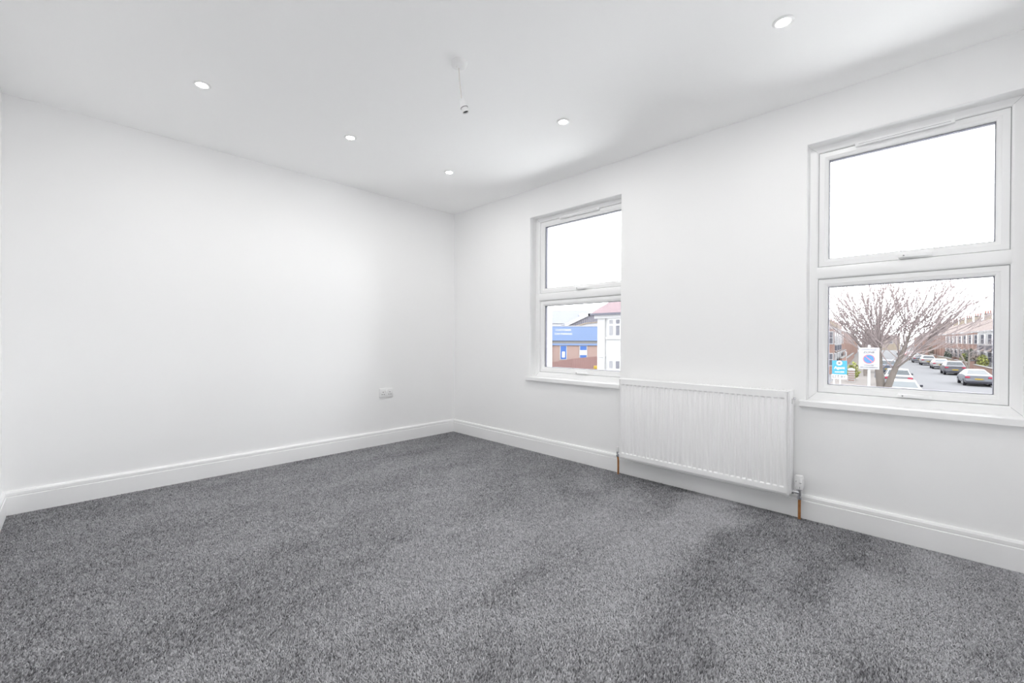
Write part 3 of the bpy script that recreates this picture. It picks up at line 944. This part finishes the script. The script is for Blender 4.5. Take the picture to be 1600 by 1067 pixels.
def make_house(style, name='terraced_house', detailed=True, stack=True):
    """front towards local -y, party walls at x = +-2.6, ground z = 0"""
    root = thing(name, (0, 0, 0))
    hw = 2.6
    wallm = {'white': M['render'], 'brick': M['brick'], 'stock': M['stock']}[style]
    MB().box(-hw, hw, 0, 8.5, 0, 5.8).build('wall', wallm, root)
    rf = MB().prism([(-0.35, 5.72), (4.25, 8.55), (8.85, 5.72), (8.85, 5.62), (4.25, 8.42), (-0.35, 5.62)], 'x', -hw, hw)
    ro = rf.build('roof', M['roofbrown'], root)
    MB().box(-hw, hw, -0.45, -0.30, 5.58, 5.70).build('gutter', M['lead'], ro)
    MB().prism([(0.0, 5.62), (4.25, 8.40), (8.5, 5.62)], 'x', -hw, -hw + 0.06).build('gable', wallm, root)
    if stack:
        ch = MB().box(hw - 0.62, hw, 3.75, 4.75, 7.6, 9.55).build('chimney', M['stock'], root)
        MB().box(hw - 0.69, hw + 0.06, 3.68, 4.82, 9.55, 9.70).build('chimney_cap', M['lead'], ch)
        for i in range(3):
            MB().lathe([(0.0, 0), (0.15, 0), (0.12, 0.55), (0.15, 0.62), (0.0, 0.62)], (hw - 0.31, 3.92 + i * 0.33, 9.70), 8).build('chimney_pot', M['terracotta'], ch)
    bw, bd, bx = 2.7, 0.8, -0.9
    poly = canted_bay(bw, bd, 0, 5, bx)
    MB().prism(poly, 'z', 0, 5.5).build('bay', M['render'] if style == 'white' else M['brick'], root)
    MB().prism([(p[0] * 1.0, p[1] - 0.10 if p[1] < 0 else p[1]) for p in poly], 'z', 5.5, 5.72).build('bay_cornice', M['bargeboard'], root)
    if style == 'white':
        MB().prism([(p[0], p[1] - 0.04 if p[1] < 0 else p[1]) for p in poly], 'z', 2.75, 3.45).build('tile_hanging', M['lead'], root)
    if detailed:
        for (z0, z1) in ((0.95, 2.55), (3.6, 5.2)):
            for (p, q) in ((poly[0], poly[1]), (poly[1], poly[2]), (poly[2], poly[3])):
                a, b = Vector((*p, 0)), Vector((*q, 0))
                t = (b - a).normalized()
                nrm = Vector((t.y, -t.x, 0))
                ln = (b - a).length
                c0, c1 = a + t * (ln * 0.08), b - t * (ln * 0.08)
                def slab(u0, u1, za, zb, o0, o1):
                    P = [u0 + nrm * o0, u1 + nrm * o0, u1 + nrm * o1, u0 + nrm * o1]
                    return MB().add([(v.x, v.y, za) for v in P] + [(v.x, v.y, zb) for v in P], [(3, 2, 1, 0), (4, 5, 6, 7), (0, 1, 5, 4), (1, 2, 6, 5), (2, 3, 7, 6), (3, 0, 4, 7)])
                wo = slab(c0, c1, z0, z1, -0.02, 0.05).build('window', M['bargeboard'], root)
                u0, u1 = c0.lerp(c1, 0.14), c0.lerp(c1, 0.86)
                zm = (z0 + z1) / 2
                slab(u0, u1, z0 + 0.12, zm - 0.04, 0.0, 0.06).build('pane', M['pane'], wo)
                slab(u0, u1, zm + 0.04, z1 - 0.12, 0.0, 0.06).build('pane', M['pane'], wo)
        wo = MB().box(0.95, 2.05, -0.06, 0.05, 3.6, 5.1).build('window', M['bargeboard'], root)
        MB().box(1.08, 1.92, -0.075, 0.0, 3.75, 4.95).build('pane', M['pane'], wo)
        MB().box(1.05, 1.95, -0.05, 0.05, 0.15, 2.3).build('door', M['lead'], root)
        MB().prism([(-1.1, 2.55), (0.05, 3.25), (0.05, 2.55)], 'x', 0.55, 2.5).build('porch_roof', M['roofbrown'], root)
        MB().box(0.55, 2.5, -1.15, -1.05, 2.42, 2.62).build('porch_board', M['bargeboard'], root)
        MB().box(hw - 0.10, hw, -0.10, 0.0, 0, 5.6).build('downpipe', M['bargeboard'], root)
    return root

ORD = ['first', 'second', 'third', 'fourth', 'fifth', 'sixth', 'seventh', 'eighth', 'ninth', 'tenth', 'eleventh', 'twelfth', 'thirteenth', 'fourteenth', 'fifteenth', 'sixteenth', 'seventeenth', 'eighteenth', 'nineteenth', 'twentieth', 'twenty-first', 'twenty-second', 'twenty-third', 'twenty-fourth', 'twenty-fifth', 'twenty-sixth', 'twenty-seventh', 'twenty-eighth']
HP = {}
def house(style, detailed, x, y, side, label, stack=True):
    k = (style, detailed, stack)
    if k not in HP:
        HP[k] = make_house(style, detailed=detailed, stack=stack)
        o = HP[k]
    else:
        o = copy_tree(HP[k])
    # local -y faces the street
    o.location = (x, y, GROUND)
    o.rotation_euler = (0, 0, ANG + (R(-90) if side > 0 else R(90)))
    tag(o, label, 'house', 'terraced houses lining the street')
    return o

n_b = 0
for i in range(27):
    y = 88 + i * 5.2
    st = 'white' if i < 3 else ('brick' if i < 12 else 'stock')
    if i < 3:
        lab = 'white rendered bay-fronted terraced house, %s from the near end of the right row' % ORD[i]
    else:
        n_b += 1
        lab = '%s terraced house with %s bay, %s beyond the white-fronted ones on the right' % ('brick' if st == 'stock' else 'red brick', 'brick' if st == 'stock' else 'red', ORD[n_b - 1])
    house(st, i < 10, sx(14.0, y), y, 1, lab, i % 2 == 0)
for i in range(26):
    y = 66 + i * 5.4
    st = 'stock' if i == 0 else ('white' if i < 4 else 'brick')
    kind = {'stock': 'yellow brick terraced house at the near end of the left row', 'white': 'white bay-fronted terraced house, %s in the left row' % ORD[i], 'brick': 'red brick terraced house, %s in the left row' % ORD[i]}[st]
    house(st, i < 5, sx(-4.1, y), y, -1, kind, i % 2 == 0)

# ---------------------------------------------------------------- front gardens on the right and left
def garden_wall(x, y0, y1, h, m, label, th=0.24, off=0.0):
    vs = [(sx(x, y0), y0), (sx(x + th, y0), y0), (sx(x + th, y1), y1), (sx(x, y1), y1)]
    root = thing('garden_wall', (sx(x, y0), y0, g), label, 'wall')
    MB().prism(vs, 'z', g + 0.10, g + h).build('brickwork', m, root)
    vs2 = [(sx(x - 0.05, y0), y0), (sx(x + th + 0.05, y0), y0), (sx(x + th + 0.05, y1), y1), (sx(x - 0.05, y1), y1)]
    MB().prism(vs2, 'z', g + h, g + h + 0.07).build('coping', M['kerb'], root)
    return root
garden_wall(11.0, 70, 86, 0.85, M['brick'], 'low red brick garden wall behind the silver saloon')
garden_wall(11.0, 90, 104, 0.95, M['brick'], 'low brick garden wall in front of the white-fronted houses')
garden_wall(11.0, 108, 126, 1.0, M['stock'], 'pale brick garden wall behind the white hatchback')
garden_wall(11.0, 130, 141, 1.0, M['brick'], 'long far garden wall on the right of the street')
garden_wall(-2.98, 70, 84, 1.7, M['brick'], 'tall red brick wall on the left, behind the parking sign')
garden_wall(-2.98, 88, 130, 1.2, M['brick'], 'low far garden wall on the left of the street')
hz = MB().prism([(sx(-2.98, 84.2), 84.2), (sx(-2.78, 84.2), 84.2), (sx(-2.78, 87.6), 87.6), (sx(-2.98, 87.6), 87.6)], 'z', g, g + 2.3)
tag(hz.build('hoarding', M['bargeboard']), 'white painted hoarding panel beyond the tall red wall', 'hoarding')

def pier(x, y, label, banded=True):
    root = thing('gate_pier', (x, y, g), label, 'pier')
    z = g
    for i in range(6):
        MB().box(x - 0.22, x + 0.22, y - 0.22, y + 0.22, z, z + 0.13).build('brick_course', M['brick'], root)
        MB().box(x - 0.245, x + 0.245, y - 0.245, y + 0.245, z + 0.13, z + 0.21).build('stone_band', M['bargeboard'], root)
        z += 0.21
    MB().lathe([(0.0, 0.0), (0.30, 0.0), (0.30, 0.05), (0.15, 0.13), (0.0, 0.17)], (x, y, z), 4).build('cap_stone', M['bargeboard'], root)
    return root
pier(-5.20, 51.8, 'red brick gate pier with white stone bands left of the parking sign')
pr = thing('brick_pier', (4.45, 88.0, g), 'plain red brick gate pier below the yellow-green bush', 'pier')
MB().box(4.18, 4.72, 87.7, 88.3, g, g + 1.3).build('brickwork', M['brick'], pr)
MB().box(4.12, 4.78, 87.64, 88.36, g + 1.3, g + 1.4).build('coping', M['lead'], pr)

def shrub(x, y, r, h, m, label, n=420, name='garden_shrub', seed=1, z=None):
    random.seed(seed)
    zb = g if z is None else z
    root = thing(name, (x, y, zb), label, 'shrub' if name == 'garden_shrub' else 'hedge')
    lv = MB()
    for i in range(n):
        a, u = random.uniform(0, 2 * math.pi), random.uniform(-1, 1)
        rr = random.random() ** 0.35
        s = math.sqrt(1 - u * u)
        p = Vector((x + r[0] * rr * s * math.cos(a), y + r[1] * rr * s * math.sin(a), zb + h * 0.55 + h * 0.45 * rr * u))
        d = Vector((random.gauss(0, 1), random.gauss(0, 1), random.gauss(0, 1))).normalized()
        e = d.orthogonal().normalized()
        f = d.cross(e)
        s2 = random.uniform(0.07, 0.15)
        lv.add([p - e * s2, p + f * s2 * 0.6, p + e * s2, p - f * s2 * 0.6 + d * 0.03], [(0, 1, 2, 3)])
    lv.build('leaves', m, root, kind='stuff')
    st = MB()
    for i in range(5):
        a = random.uniform(0, 6.28)
        st.tube([(x + 0.05 * math.cos(a), y + 0.05 * math.sin(a), zb), (x + r[0] * 0.5 * math.cos(a), y + r[1] * 0.5 * math.sin(a), zb + h * 0.8)], [0.03, 0.012], 5)
    st.build('stems', M['bark'], root)
shrub(sx(12.0, 87), 87.0, (0.62, 0.9), 2.3, M['leafy'], 'yellow-green bush by the pier in front of the white house', 420, seed=31)
shrub(sx(12.1, 92), 92.0, (0.65, 1.8), 2.2, M['leafb'], 'brownish winter hedge in front of the nearest white house', 600, seed=32)
shrub(sx(12.1, 97.5), 97.5, (0.65, 0.9), 3.0, M['leafd'], 'dark green shrub beside the small bare street tree', 420, seed=33)
shrub(sx(12.0, 101.5), 101.5, (0.6, 0.9), 2.2, M['leafy'], 'smaller yellow-green bush behind the dark grey car', 380, seed=34)
shrub(sx(12.1, 122), 122.0, (0.55, 6.0), 2.2, M['leafd'], 'long dark clipped hedge in front of the red brick houses', 1300, name='garden_hedge', seed=35)
shrub(sx(12.1, 152), 152.0, (0.55, 8.0), 2.8, M['leafb'], 'brown far hedge beyond the dark clipped one', 1200, name='garden_hedge', seed=36)
shrub(-5.35, 54.6, (0.6, 0.7), 1.9, M['leafy'], 'yellowish bush behind the banded gate pier', 260, seed=37)

# ---------------------------------------------------------------- parking sign, agent board, street lamp
RX = Matrix.Rotation(R(90), 3, 'X')
def parking_sign():
    x, y, z0, z1 = -1.585, 20.92, -0.015, 0.795
    w = 0.30
    root = thing('parking_sign', (x, y + 0.06, g), 'white parking zone sign with blue and red circle on a white post', 'sign')
    MB().tube([(x, y + 0.06, g), (x, y + 0.06, z1 + 0.05)], 0.045, 14).build('post', M['post'], root, smooth=True)
    MB().lathe([(0.0, 0.06), (0.03, 0.05), (0.05, 0.0), (0.0, 0.0)], (x, y + 0.06, z1 + 0.05), 14).build('post_cap', M['post'], root, smooth=True)
    pl = MB().box(x - w, x + w, y - 0.006, y + 0.006, z0, z1).build('plate', M['signwhite'], root, bevel=0.003)
    cz = z0 + 0.385
    MB().lathe([(0.0, 0.0), (0.175, 0.0), (0.175, -0.004), (0.0, -0.004)], (x, y - 0.006, cz), 40, 'y').build('red_ring', M['signred'], pl)
    MB().lathe([(0.0, 0.0), (0.150, 0.0), (0.150, -0.003), (0.0, -0.003)], (x, y - 0.010, cz), 40, 'y').build('blue_disc', M['signblue'], pl)
    t, n = Vector((1, 0, -1)).normalized(), Vector((1, 0, 1)).normalized()
    q = [t * -0.150 - n * 0.014, t * 0.150 - n * 0.014, t * 0.150 + n * 0.014, t * -0.150 + n * 0.014]
    MB().prism([(x + v.x, cz + v.z) for v in q], 'y', y - 0.016, y - 0.012).build('red_slash', M['signred'], pl)
    text_part('CONTROLLED', 0.085, M['signtext'], pl, (x, y - 0.008, z1 - 0.075), RX, fit=0.50, origin=ORG[root.name])
    text_part('ZONE', 0.105, M['signtext'], pl, (x, y - 0.008, z1 - 0.175), RX, fit=0.34, bold=0.002, origin=ORG[root.name])
    ln = MB()
    random.seed(5)
    for (zz, a, b) in ((z0 + 0.145, -0.13, 0.14), (z0 + 0.070, -0.25, 0.25)):   # two rows of small print, too small to read
        xx = a
        while xx < b:
            l = random.uniform(0.012, 0.03)
            ln.box(x + xx, x + xx + l, y - 0.009, y - 0.006, zz - 0.016, zz + 0.016)
            xx += l + random.choice((0.008, 0.008, 0.025))
    ln.build('small_print', M['signtext'], pl)
    MB().box(x - 0.26, x + 0.26, y - 0.009, y - 0.006, z0 + 0.185, z0 + 0.190).build('rule_line', M['signtext'], pl)
parking_sign()

def agent_board():
    x, y = -2.235, 18.9
    root = thing('letting_board', (x, y, g), 'blue letting agent board on white posts left of the parking sign', 'sign')
    z1, zm, z0 = 0.35, -0.135, -0.30
    for px in (-0.155, 0.02):
        MB().box(x + px - 0.022, x + px + 0.022, y + 0.012, y + 0.055, g, zm + 0.1).build('post', M['post'], root)
    MB().box(x - 0.205, x + 0.215, y - 0.012, y + 0.012, zm, z1).build('panel', M['boardblue'], root)
    em = MB().lathe([(0.0, 0.0), (0.082, 0.0), (0.082, -0.004), (0.0, -0.004)], (x + 0.0, y - 0.012, z1 - 0.085), 28, 'y').build('emblem', M['print'], root)
    MB().lathe([(0.0, 0.0), (0.032, 0.0), (0.032, -0.003), (0.0, -0.003)], (x - 0.008, y - 0.016, z1 - 0.088), 18, 'y').build('emblem_mark', M['signtext'], em)
    MB().lathe([(0.0, 0.0), (0.018, 0.0), (0.018, -0.003), (0.0, -0.003)], (x + 0.030, y - 0.016, z1 - 0.078), 14, 'y').build('emblem_mark', M['signtext'], em)
    text_part('Agent', 0.125, M['print'], root, (x + 0.005, y - 0.014, z1 - 0.255), RX, bold=0.002)
    ln = MB()
    random.seed(9)
    xx = -0.12
    while xx < 0.12:
        l = random.uniform(0.015, 0.03)
        hh = random.choice((0.03, 0.03, 0.045))
        ln.box(x + xx, x + xx + l, y - 0.015, y - 0.012, z1 - 0.42, z1 - 0.42 + hh)
        xx += l + 0.01
    ln.build('small_print', M['print'], root)
    sl = MB().box(x - 0.215, x + 0.215, y - 0.018, y + 0.004, z0, zm - 0.006).build('slip', M['print'], root)
    text_part('LET BY', 0.135, M['signtext'], sl, (x, y - 0.020, (z0 + zm) / 2 - 0.003), RX, bold=0.003, fit=0.38, origin=ORG[root.name])
agent_board()

def lamp():
    x, y = -3.95, 60.0
    root = thing('street_lamp', (x, y, g), 'tall grey street lamp with a thin arm among the tree twigs', 'street lamp')
    MB().tube([(x, y, g), (x, y, g + 1.3), (x, y, 3.25), (x + 0.12, y, 3.42), (x + 0.5, y, 3.5)], [0.09, 0.08, 0.05, 0.04, 0.03], 10).build('column', M['galv'], root, smooth=True)
    MB().lathe([(0.0, 0.0), (0.13, 0.0), (0.10, 0.9), (0.0, 0.9)], (x, y, g), 10).build('base', M['galv'], root)
    MB().box(x + 0.45, x + 1.15, y - 0.11, y + 0.11, 3.45, 3.55).build('lantern', M['lead'], root, bevel=0.02)
lamp()

# ---------------------------------------------------------------- white house across the street (seen through the left window)
def white_house():
    x0, x1, y0, y1 = -13.30, -4.6, 20.5, 28.5
    ze = 2.50
    root = thing('white_house', ((x0 + x1) / 2, y0, g), 'white rendered house with red hipped tile roof beside the blue building', 'house')
    MB().box(x0, x1, y0, y1, g, ze).build('wall', M['render'], root)
    e = 0.28
    a = [(x0 - e, y0 - e, ze), (x1 + e, y0 - e, ze), (x1 + e, y1 + e, ze), (x0 - e, y1 + e, ze)]
    ridge = [(x0 + 2.6, (y0 + y1) / 2, ze + 3.3), (x1 - 2.6, (y0 + y1) / 2, ze + 3.3)]
    rf = MB().add(a + ridge, [(0, 1, 5, 4), (1, 2, 5), (2, 3, 4, 5), (3, 0, 4), (3, 2, 1, 0)])
    ro = rf.build('roof', M['roofred'], root)
    MB().box(x0 - e - 0.09, x1 + e + 0.09, y0 - e - 0.10, y0 - e + 0.02, ze - 0.10, ze + 0.02).build('gutter', M['lead'], ro)
    MB().box(x0 - e - 0.09, x0 - e + 0.02, y0 - e - 0.1, y1 + e, ze - 0.10, ze + 0.02).build('gutter', M['lead'], ro)
    MB().box(x0 - 0.12, x1 + 0.12, y0 - 0.16, y0 + 0.02, ze - 0.26, ze - 0.08).build('soffit_board', M['bargeboard'], root)
    yq = y0
    def win(wx0, wx1, z0, z1, cols, bar, m):
        wo = MB().box(wx0, wx1, yq - 0.06, yq + 0.05, z0, z1).build('window', M['post'], root)
        n = cols
        pw = (wx1 - wx0) / n
        for i in range(n):
            p0, p1 = wx0 + i * pw + 0.10, wx0 + (i + 1) * pw - 0.10
            zb = z1 - (z1 - z0) * bar
            MB().box(p0, p1, yq - 0.075, yq, z0 + 0.10, zb - 0.06).build('pane', m[i % len(m)], wo)
            MB().box(p0, p1, yq - 0.075, yq, zb + 0.04, z1 - 0.10).build('pane', m[i % len(m)], wo)
        MB().box(wx0 - 0.10, wx1 + 0.10, yq - 0.14, yq, z0 - 0.10, z0).build('window_sill', M['post'], root)
        return wo
    win(-12.60, -10.95, 1.20, 2.24, 4, 0.34, [M['netpane'], M['pane']])
    win(-12.60, -10.95, -1.35, 0.00, 4, 0.40, [M['netpane'], M['pane']])
    win(-8.6, -6.9, 1.20, 2.24, 4, 0.34, [M['netpane']])
    win(-8.6, -6.9, -1.35, 0.00, 4, 0.40, [M['netpane']])
    MB().box(-13.28, -12.74, y0 - 0.05, y0, 0.085, 0.135).build('string_course', M['bargeboard'], root)
    MB().tube([(-12.80, y0 - 0.08, g), (-12.80, y0 - 0.08, ze - 0.3)], 0.04, 8).build('downpipe', M['post'], root)
white_house()

# ---------------------------------------------------------------- blue-fronted building, sheds, fence
def rot_box(mb, p, t, n, u0, u1, d0, d1, z0, z1):
    """box along direction t from point p, n = outward normal"""
    q = [p + t * u0 + n * d0, p + t * u1 + n * d0, p + t * u1 + n * d1, p + t * u0 + n * d1]
    return mb.add([(v.x, v.y, z0) for v in q] + [(v.x, v.y, z1) for v in q], [(3, 2, 1, 0), (4, 5, 6, 7), (0, 1, 5, 4), (1, 2, 6, 5), (2, 3, 7, 6), (3, 0, 4, 7)])

def blue_building():
    A, B = Vector((-39.25, 42.72, 0)), Vector((-30.55, 51.25, 0))
    t = (B - A).normalized()
    n = Vector((t.y, -t.x, 0))
    L = (B - A).length
    root = thing('blue_fronted_building', (A.x, A.y, g), 'brick building with a wide blue fascia sign, seen past the white house', 'building')
    rot_box(MB(), A, t, n, 0, L + 6, -3, 0, g, 0.92).build('wall', M['brown'], root)
    fs = rot_box(MB(), A, t, n, -0.2, L + 6, 0.0, 0.22, 0.93, 2.87).build('fascia', M['blue'], root)
    rot_box(MB(), A, t, n, -0.2, L + 6, 0.0, 0.26, 2.87, 2.97).build('fascia_capping', M['bargeboard'], fs)
    rot_box(MB(), A, t, n, -0.2, L + 6, 0.0, 0.16, 0.30, 0.55).build('blue_gutter', M['blue'], root)
    rot_box(MB(), A, t, n, -0.2, L + 6, 0.0, 0.05, 0.56, 0.93).build('lintel_band', M['kerb'], root)
    Ov = Vector(ORG[root.name])
    def u_of(v):
        return (v - A).dot(t)
    c = Vector((-36.0, 45.9, 0))
    uc = u_of(c)
    pc = A + t * (uc + 0.66) + n * 0.24
    rot = Matrix(((t.x, 0, n.x), (t.y, 0, n.y), (0, 1, 0)))
    text_part('CUSTOMER', 0.37, M['print'], fs, (pc.x, pc.y, 2.36), rot, bold=0.006, fit=2.15, origin=Ov)
    text_part('CAR PARKING', 0.37, M['print'], fs, (pc.x, pc.y, 1.84), rot, bold=0.006, fit=2.40, origin=Ov)
    for (ua, ub, za, zb, pap) in ((u_of(Vector((-35.85, 46.1, 0))), u_of(Vector((-35.2, 46.7, 0))), -1.62, 0.22, (0.28, 0.72, -1.35, -0.55)),
                                  (u_of(Vector((-33.95, 47.95, 0))), u_of(Vector((-33.2, 48.6, 0))), -1.45, 0.22, (0.02, 0.98, -1.0, -0.35))):
        d = ub - ua
        wo = rot_box(MB(), A, t, n, ua - 0.05, ub + 0.05, 0, 0.06, za - 0.05, zb + 0.03).build('window', M['bargeboard'], root)
        rot_box(MB(), A, t, n, ua + 0.06, ub - 0.06, 0.0, 0.08, za + 0.04, zb).build('poster', M['bluedeep'], wo)
        rot_box(MB(), A, t, n, ua + d * pap[0], ua + d * pap[1], 0.0, 0.10, pap[2], pap[3]).build('notice', M['print'], wo)
    rot_box(MB(), A, t, n, 0, u_of(Vector((-36.75, 45.2, 0))), 0.0, 0.4, g, 0.85).build('entrance_surround', M['bluedeep'], root)
blue_building()

def sheds():
    # long low-pitched grey roof
    A, B = Vector((-62.0, 64.0, 0)), Vector((-44.0, 82.5, 0))
    t = (B - A).normalized()
    n = Vector((t.y, -t.x, 0))
    L = (B - A).length
    root = thing('warehouse', (A.x, A.y, g), 'long grey sheet-roofed warehouse rising behind the blue fascia', 'building')
    rot_box(MB(), A, t, n, 0, L, -14, 7, g, 4.0).build('wall', M['corr'], root)
    def sec(d, z, u):
        p = A + t * u + n * d
        return (p.x, p.y, z)
    pr_ = [(9.0, 4.15), (0.0, 7.25), (-14.5, 3.9), (-14.5, 3.8), (0.0, 7.10), (9.0, 4.00)]
    k = len(pr_)
    vs = [sec(d, z, -0.4) for d, z in pr_] + [sec(d, z, L + 0.4) for d, z in pr_]
    fs = [tuple(range(k))[::-1], tuple(range(k, 2 * k))] + [(i, (i + 1) % k, k + (i + 1) % k, k + i) for i in range(k)]
    ro = MB().add(vs, fs).build('roof', M['roofgrey'], root)
    for (u, d, w) in ((5.5, 5.6, 1.2), (13.0, 5.0, 1.7), (17.5, 3.2, 1.7)):
        q = [sec(d, 7.25 - d * 0.3438 + 0.05, u), sec(d, 7.25 - d * 0.3438 + 0.05, u + w), sec(d - 1.8, 7.25 - (d - 1.8) * 0.3438 + 0.05, u + w), sec(d - 1.8, 7.25 - (d - 1.8) * 0.3438 + 0.05, u)]
        q2 = [(a, b, c + 0.12) for a, b, c in q]
        MB().add(q + q2, [(3, 2, 1, 0), (4, 5, 6, 7), (0, 1, 5, 4), (1, 2, 6, 5), (2, 3, 7, 6), (3, 0, 4, 7)]).build('rooflight', M['bargeboard'], ro)
    rot_box(MB(), A, t, n, -0.5, L + 0.5, 7.0, 9.0, 3.70, 4.12).build('eaves_board', M['bargeboard'], root)
    # nearer gabled shed with white barge boards
    C = Vector((-41.2, 54.9, 0))
    t2 = Vector((0.715, 0.699, 0))
    n2 = Vector((t2.y, -t2.x, 0))
    r2 = thing('gabled_shed', (C.x, C.y, g), 'ribbed grey gable of a shed with white barge board, above the blue fascia', 'building')
    def s2(u, d, z):
        p = C + t2 * u + n2 * d
        return (p.x, p.y, z)
    half = [(0.0, g), (14.0, g), (14.0, 3.3), (7.0, 6.6), (0.0, 3.3)]
    vs = [s2(u, 0, z) for u, z in half] + [s2(u, -6, z) for u, z in half]
    fs = [(0, 1, 2, 3, 4), (9, 8, 7, 6, 5)] + [(i, (i + 1) % 5, 5 + (i + 1) % 5, 5 + i) for i in range(5)]
    MB().add(vs, fs).build('wall', M['corr'], r2)
    rb = MB()
    for i in range(46):
        u = 0.15 + i * 0.3
        zt = 3.3 + (u if u < 7 else 14 - u) * 0.4714
        q = [s2(u - 0.05, 0.0, 0), s2(u + 0.05, 0.0, 0), s2(u + 0.03, 0.06, 0), s2(u - 0.03, 0.06, 0)]
        rb.add([(a, b, 2.0) for a, b, c in q] + [(a, b, zt - 0.05) for a, b, c in q], [(3, 2, 1, 0), (4, 5, 6, 7), (0, 1, 5, 4), (1, 2, 6, 5), (2, 3, 7, 6), (3, 0, 4, 7)])
    rb.build('cladding_ribs', M['galv'], r2, kind='stuff')
    for (ua, za, ub, zb) in ((-0.5, 3.12, 7.0, 6.66), (14.5, 3.12, 7.0, 6.66)):
        q = [(ua, za - 0.05), (ub, zb - 0.05), (ub, zb + 0.42), (ua, za + 0.42)]
        vs = [s2(u, 0.20, z) for u, z in q] + [s2(u, -6.2, z) for u, z in q]
        MB().add(vs, [(0, 1, 2, 3), (7, 6, 5, 4), (0, 4, 5, 1), (1, 5, 6, 2), (2, 6, 7, 3), (3, 7, 4, 0)]).build('roof', M['roofgrey'], r2)
        vs = [s2(u, 0.21, z) for u, z in q] + [s2(u, 0.27, z) for u, z in q]
        MB().add(vs, [(0, 1, 2, 3), (7, 6, 5, 4), (0, 4, 5, 1), (1, 5, 6, 2), (2, 6, 7, 3), (3, 7, 4, 0)]).build('barge_board', M['bargeboard'], r2)
    # little lean-to roof with a mossy edge in front of it
    r3 = thing('lean_to', (-38.0, 55.0, g), 'low lean-to roof with a mossy verge just above the blue fascia', 'building')
    P = Vector((-38.6, 53.0, 0))
    def s3(u, d, z):
        p = P + t2 * u + n2 * d
        return (p.x, p.y, z)
    prf = [(0, g), (6.5, g), (6.5, 3.15), (4.0, 3.75), (2.0, 3.55), (0, 2.95)]
    vs = [s3(u, 0, z) for u, z in prf] + [s3(u, -3, z) for u, z in prf]
    k = len(prf)
    MB().add(vs, [tuple(range(k)), tuple(range(k, 2 * k))[::-1]] + [(i, (i + 1) % k, k + (i + 1) % k, k + i) for i in range(k)]).build('wall', M['bargeboard'], r3)
    edge = [(0, 2.95), (2.0, 3.55), (4.0, 3.75), (6.5, 3.15)]
    vs = [s3(u, 0.12, z) for u, z in edge] + [s3(u, 0.12, z + 0.14) for u, z in edge[::-1]] + [s3(u, -3.1, z) for u, z in edge] + [s3(u, -3.1, z + 0.14) for u, z in edge[::-1]]
    MB().add(vs, [tuple(range(8)), tuple(range(8, 16))[::-1]] + [(i, (i + 1) % 8, 8 + (i + 1) % 8, 8 + i) for i in range(8)]).build('roof', M['stock'], r3)
sheds()

def fence():
    pts = [Vector((-23.0, 26.0, 0)), Vector((-28.62, 39.13, 0)), Vector((-30.9, 49.6, 0))]
    root = thing('timber_fence', (pts[1].x, pts[1].y, g), 'red-brown boarded timber fence in front of the blue building', 'fence')
    bd = MB()
    for a, b in zip(pts, pts[1:]):
        t = (b - a).normalized()
        n = Vector((t.y, -t.x, 0))
        L = (b - a).length
        k = int(L / 0.15)
        for i in range(k):
            u = i * L / k
            o = 0.015 if i % 2 else 0.0
            rot_box(bd, a, t, n, u + 0.004, u + L / k - 0.004, o, o + 0.02, g, g + 1.88 + (0.02 if i % 3 else 0))
        for j in range(int(L / 2.4) + 1):
            rot_box(MB(), a, t, n, j * 2.4 - 0.05, j * 2.4 + 0.05, -0.11, -0.01, g, g + 1.9).build('post', M['fence'], root)
        for zr in (0.5, 1.5):
            rot_box(MB(), a, t, n, 0, L, -0.05, -0.002, g + zr, g + zr + 0.08).build('rail', M['fence'], root)
    bd.build('boards', M['fence'], root, kind='stuff')
fence()

yb = thing('yellow_sign', (-23.43, 35.8, g), 'small yellow sign on white legs by the corner of the white house', 'sign')
MB().box(-23.62, -23.24, 35.74, 35.86, -1.82, -1.50).build('panel', M['yellow'], yb, bevel=0.02)
for dx in (-0.1, 0.1):
    MB().box(-23.43 + dx - 0.03, -23.43 + dx + 0.03, 35.77, 35.83, g, -1.82).build('leg', M['post'], yb)
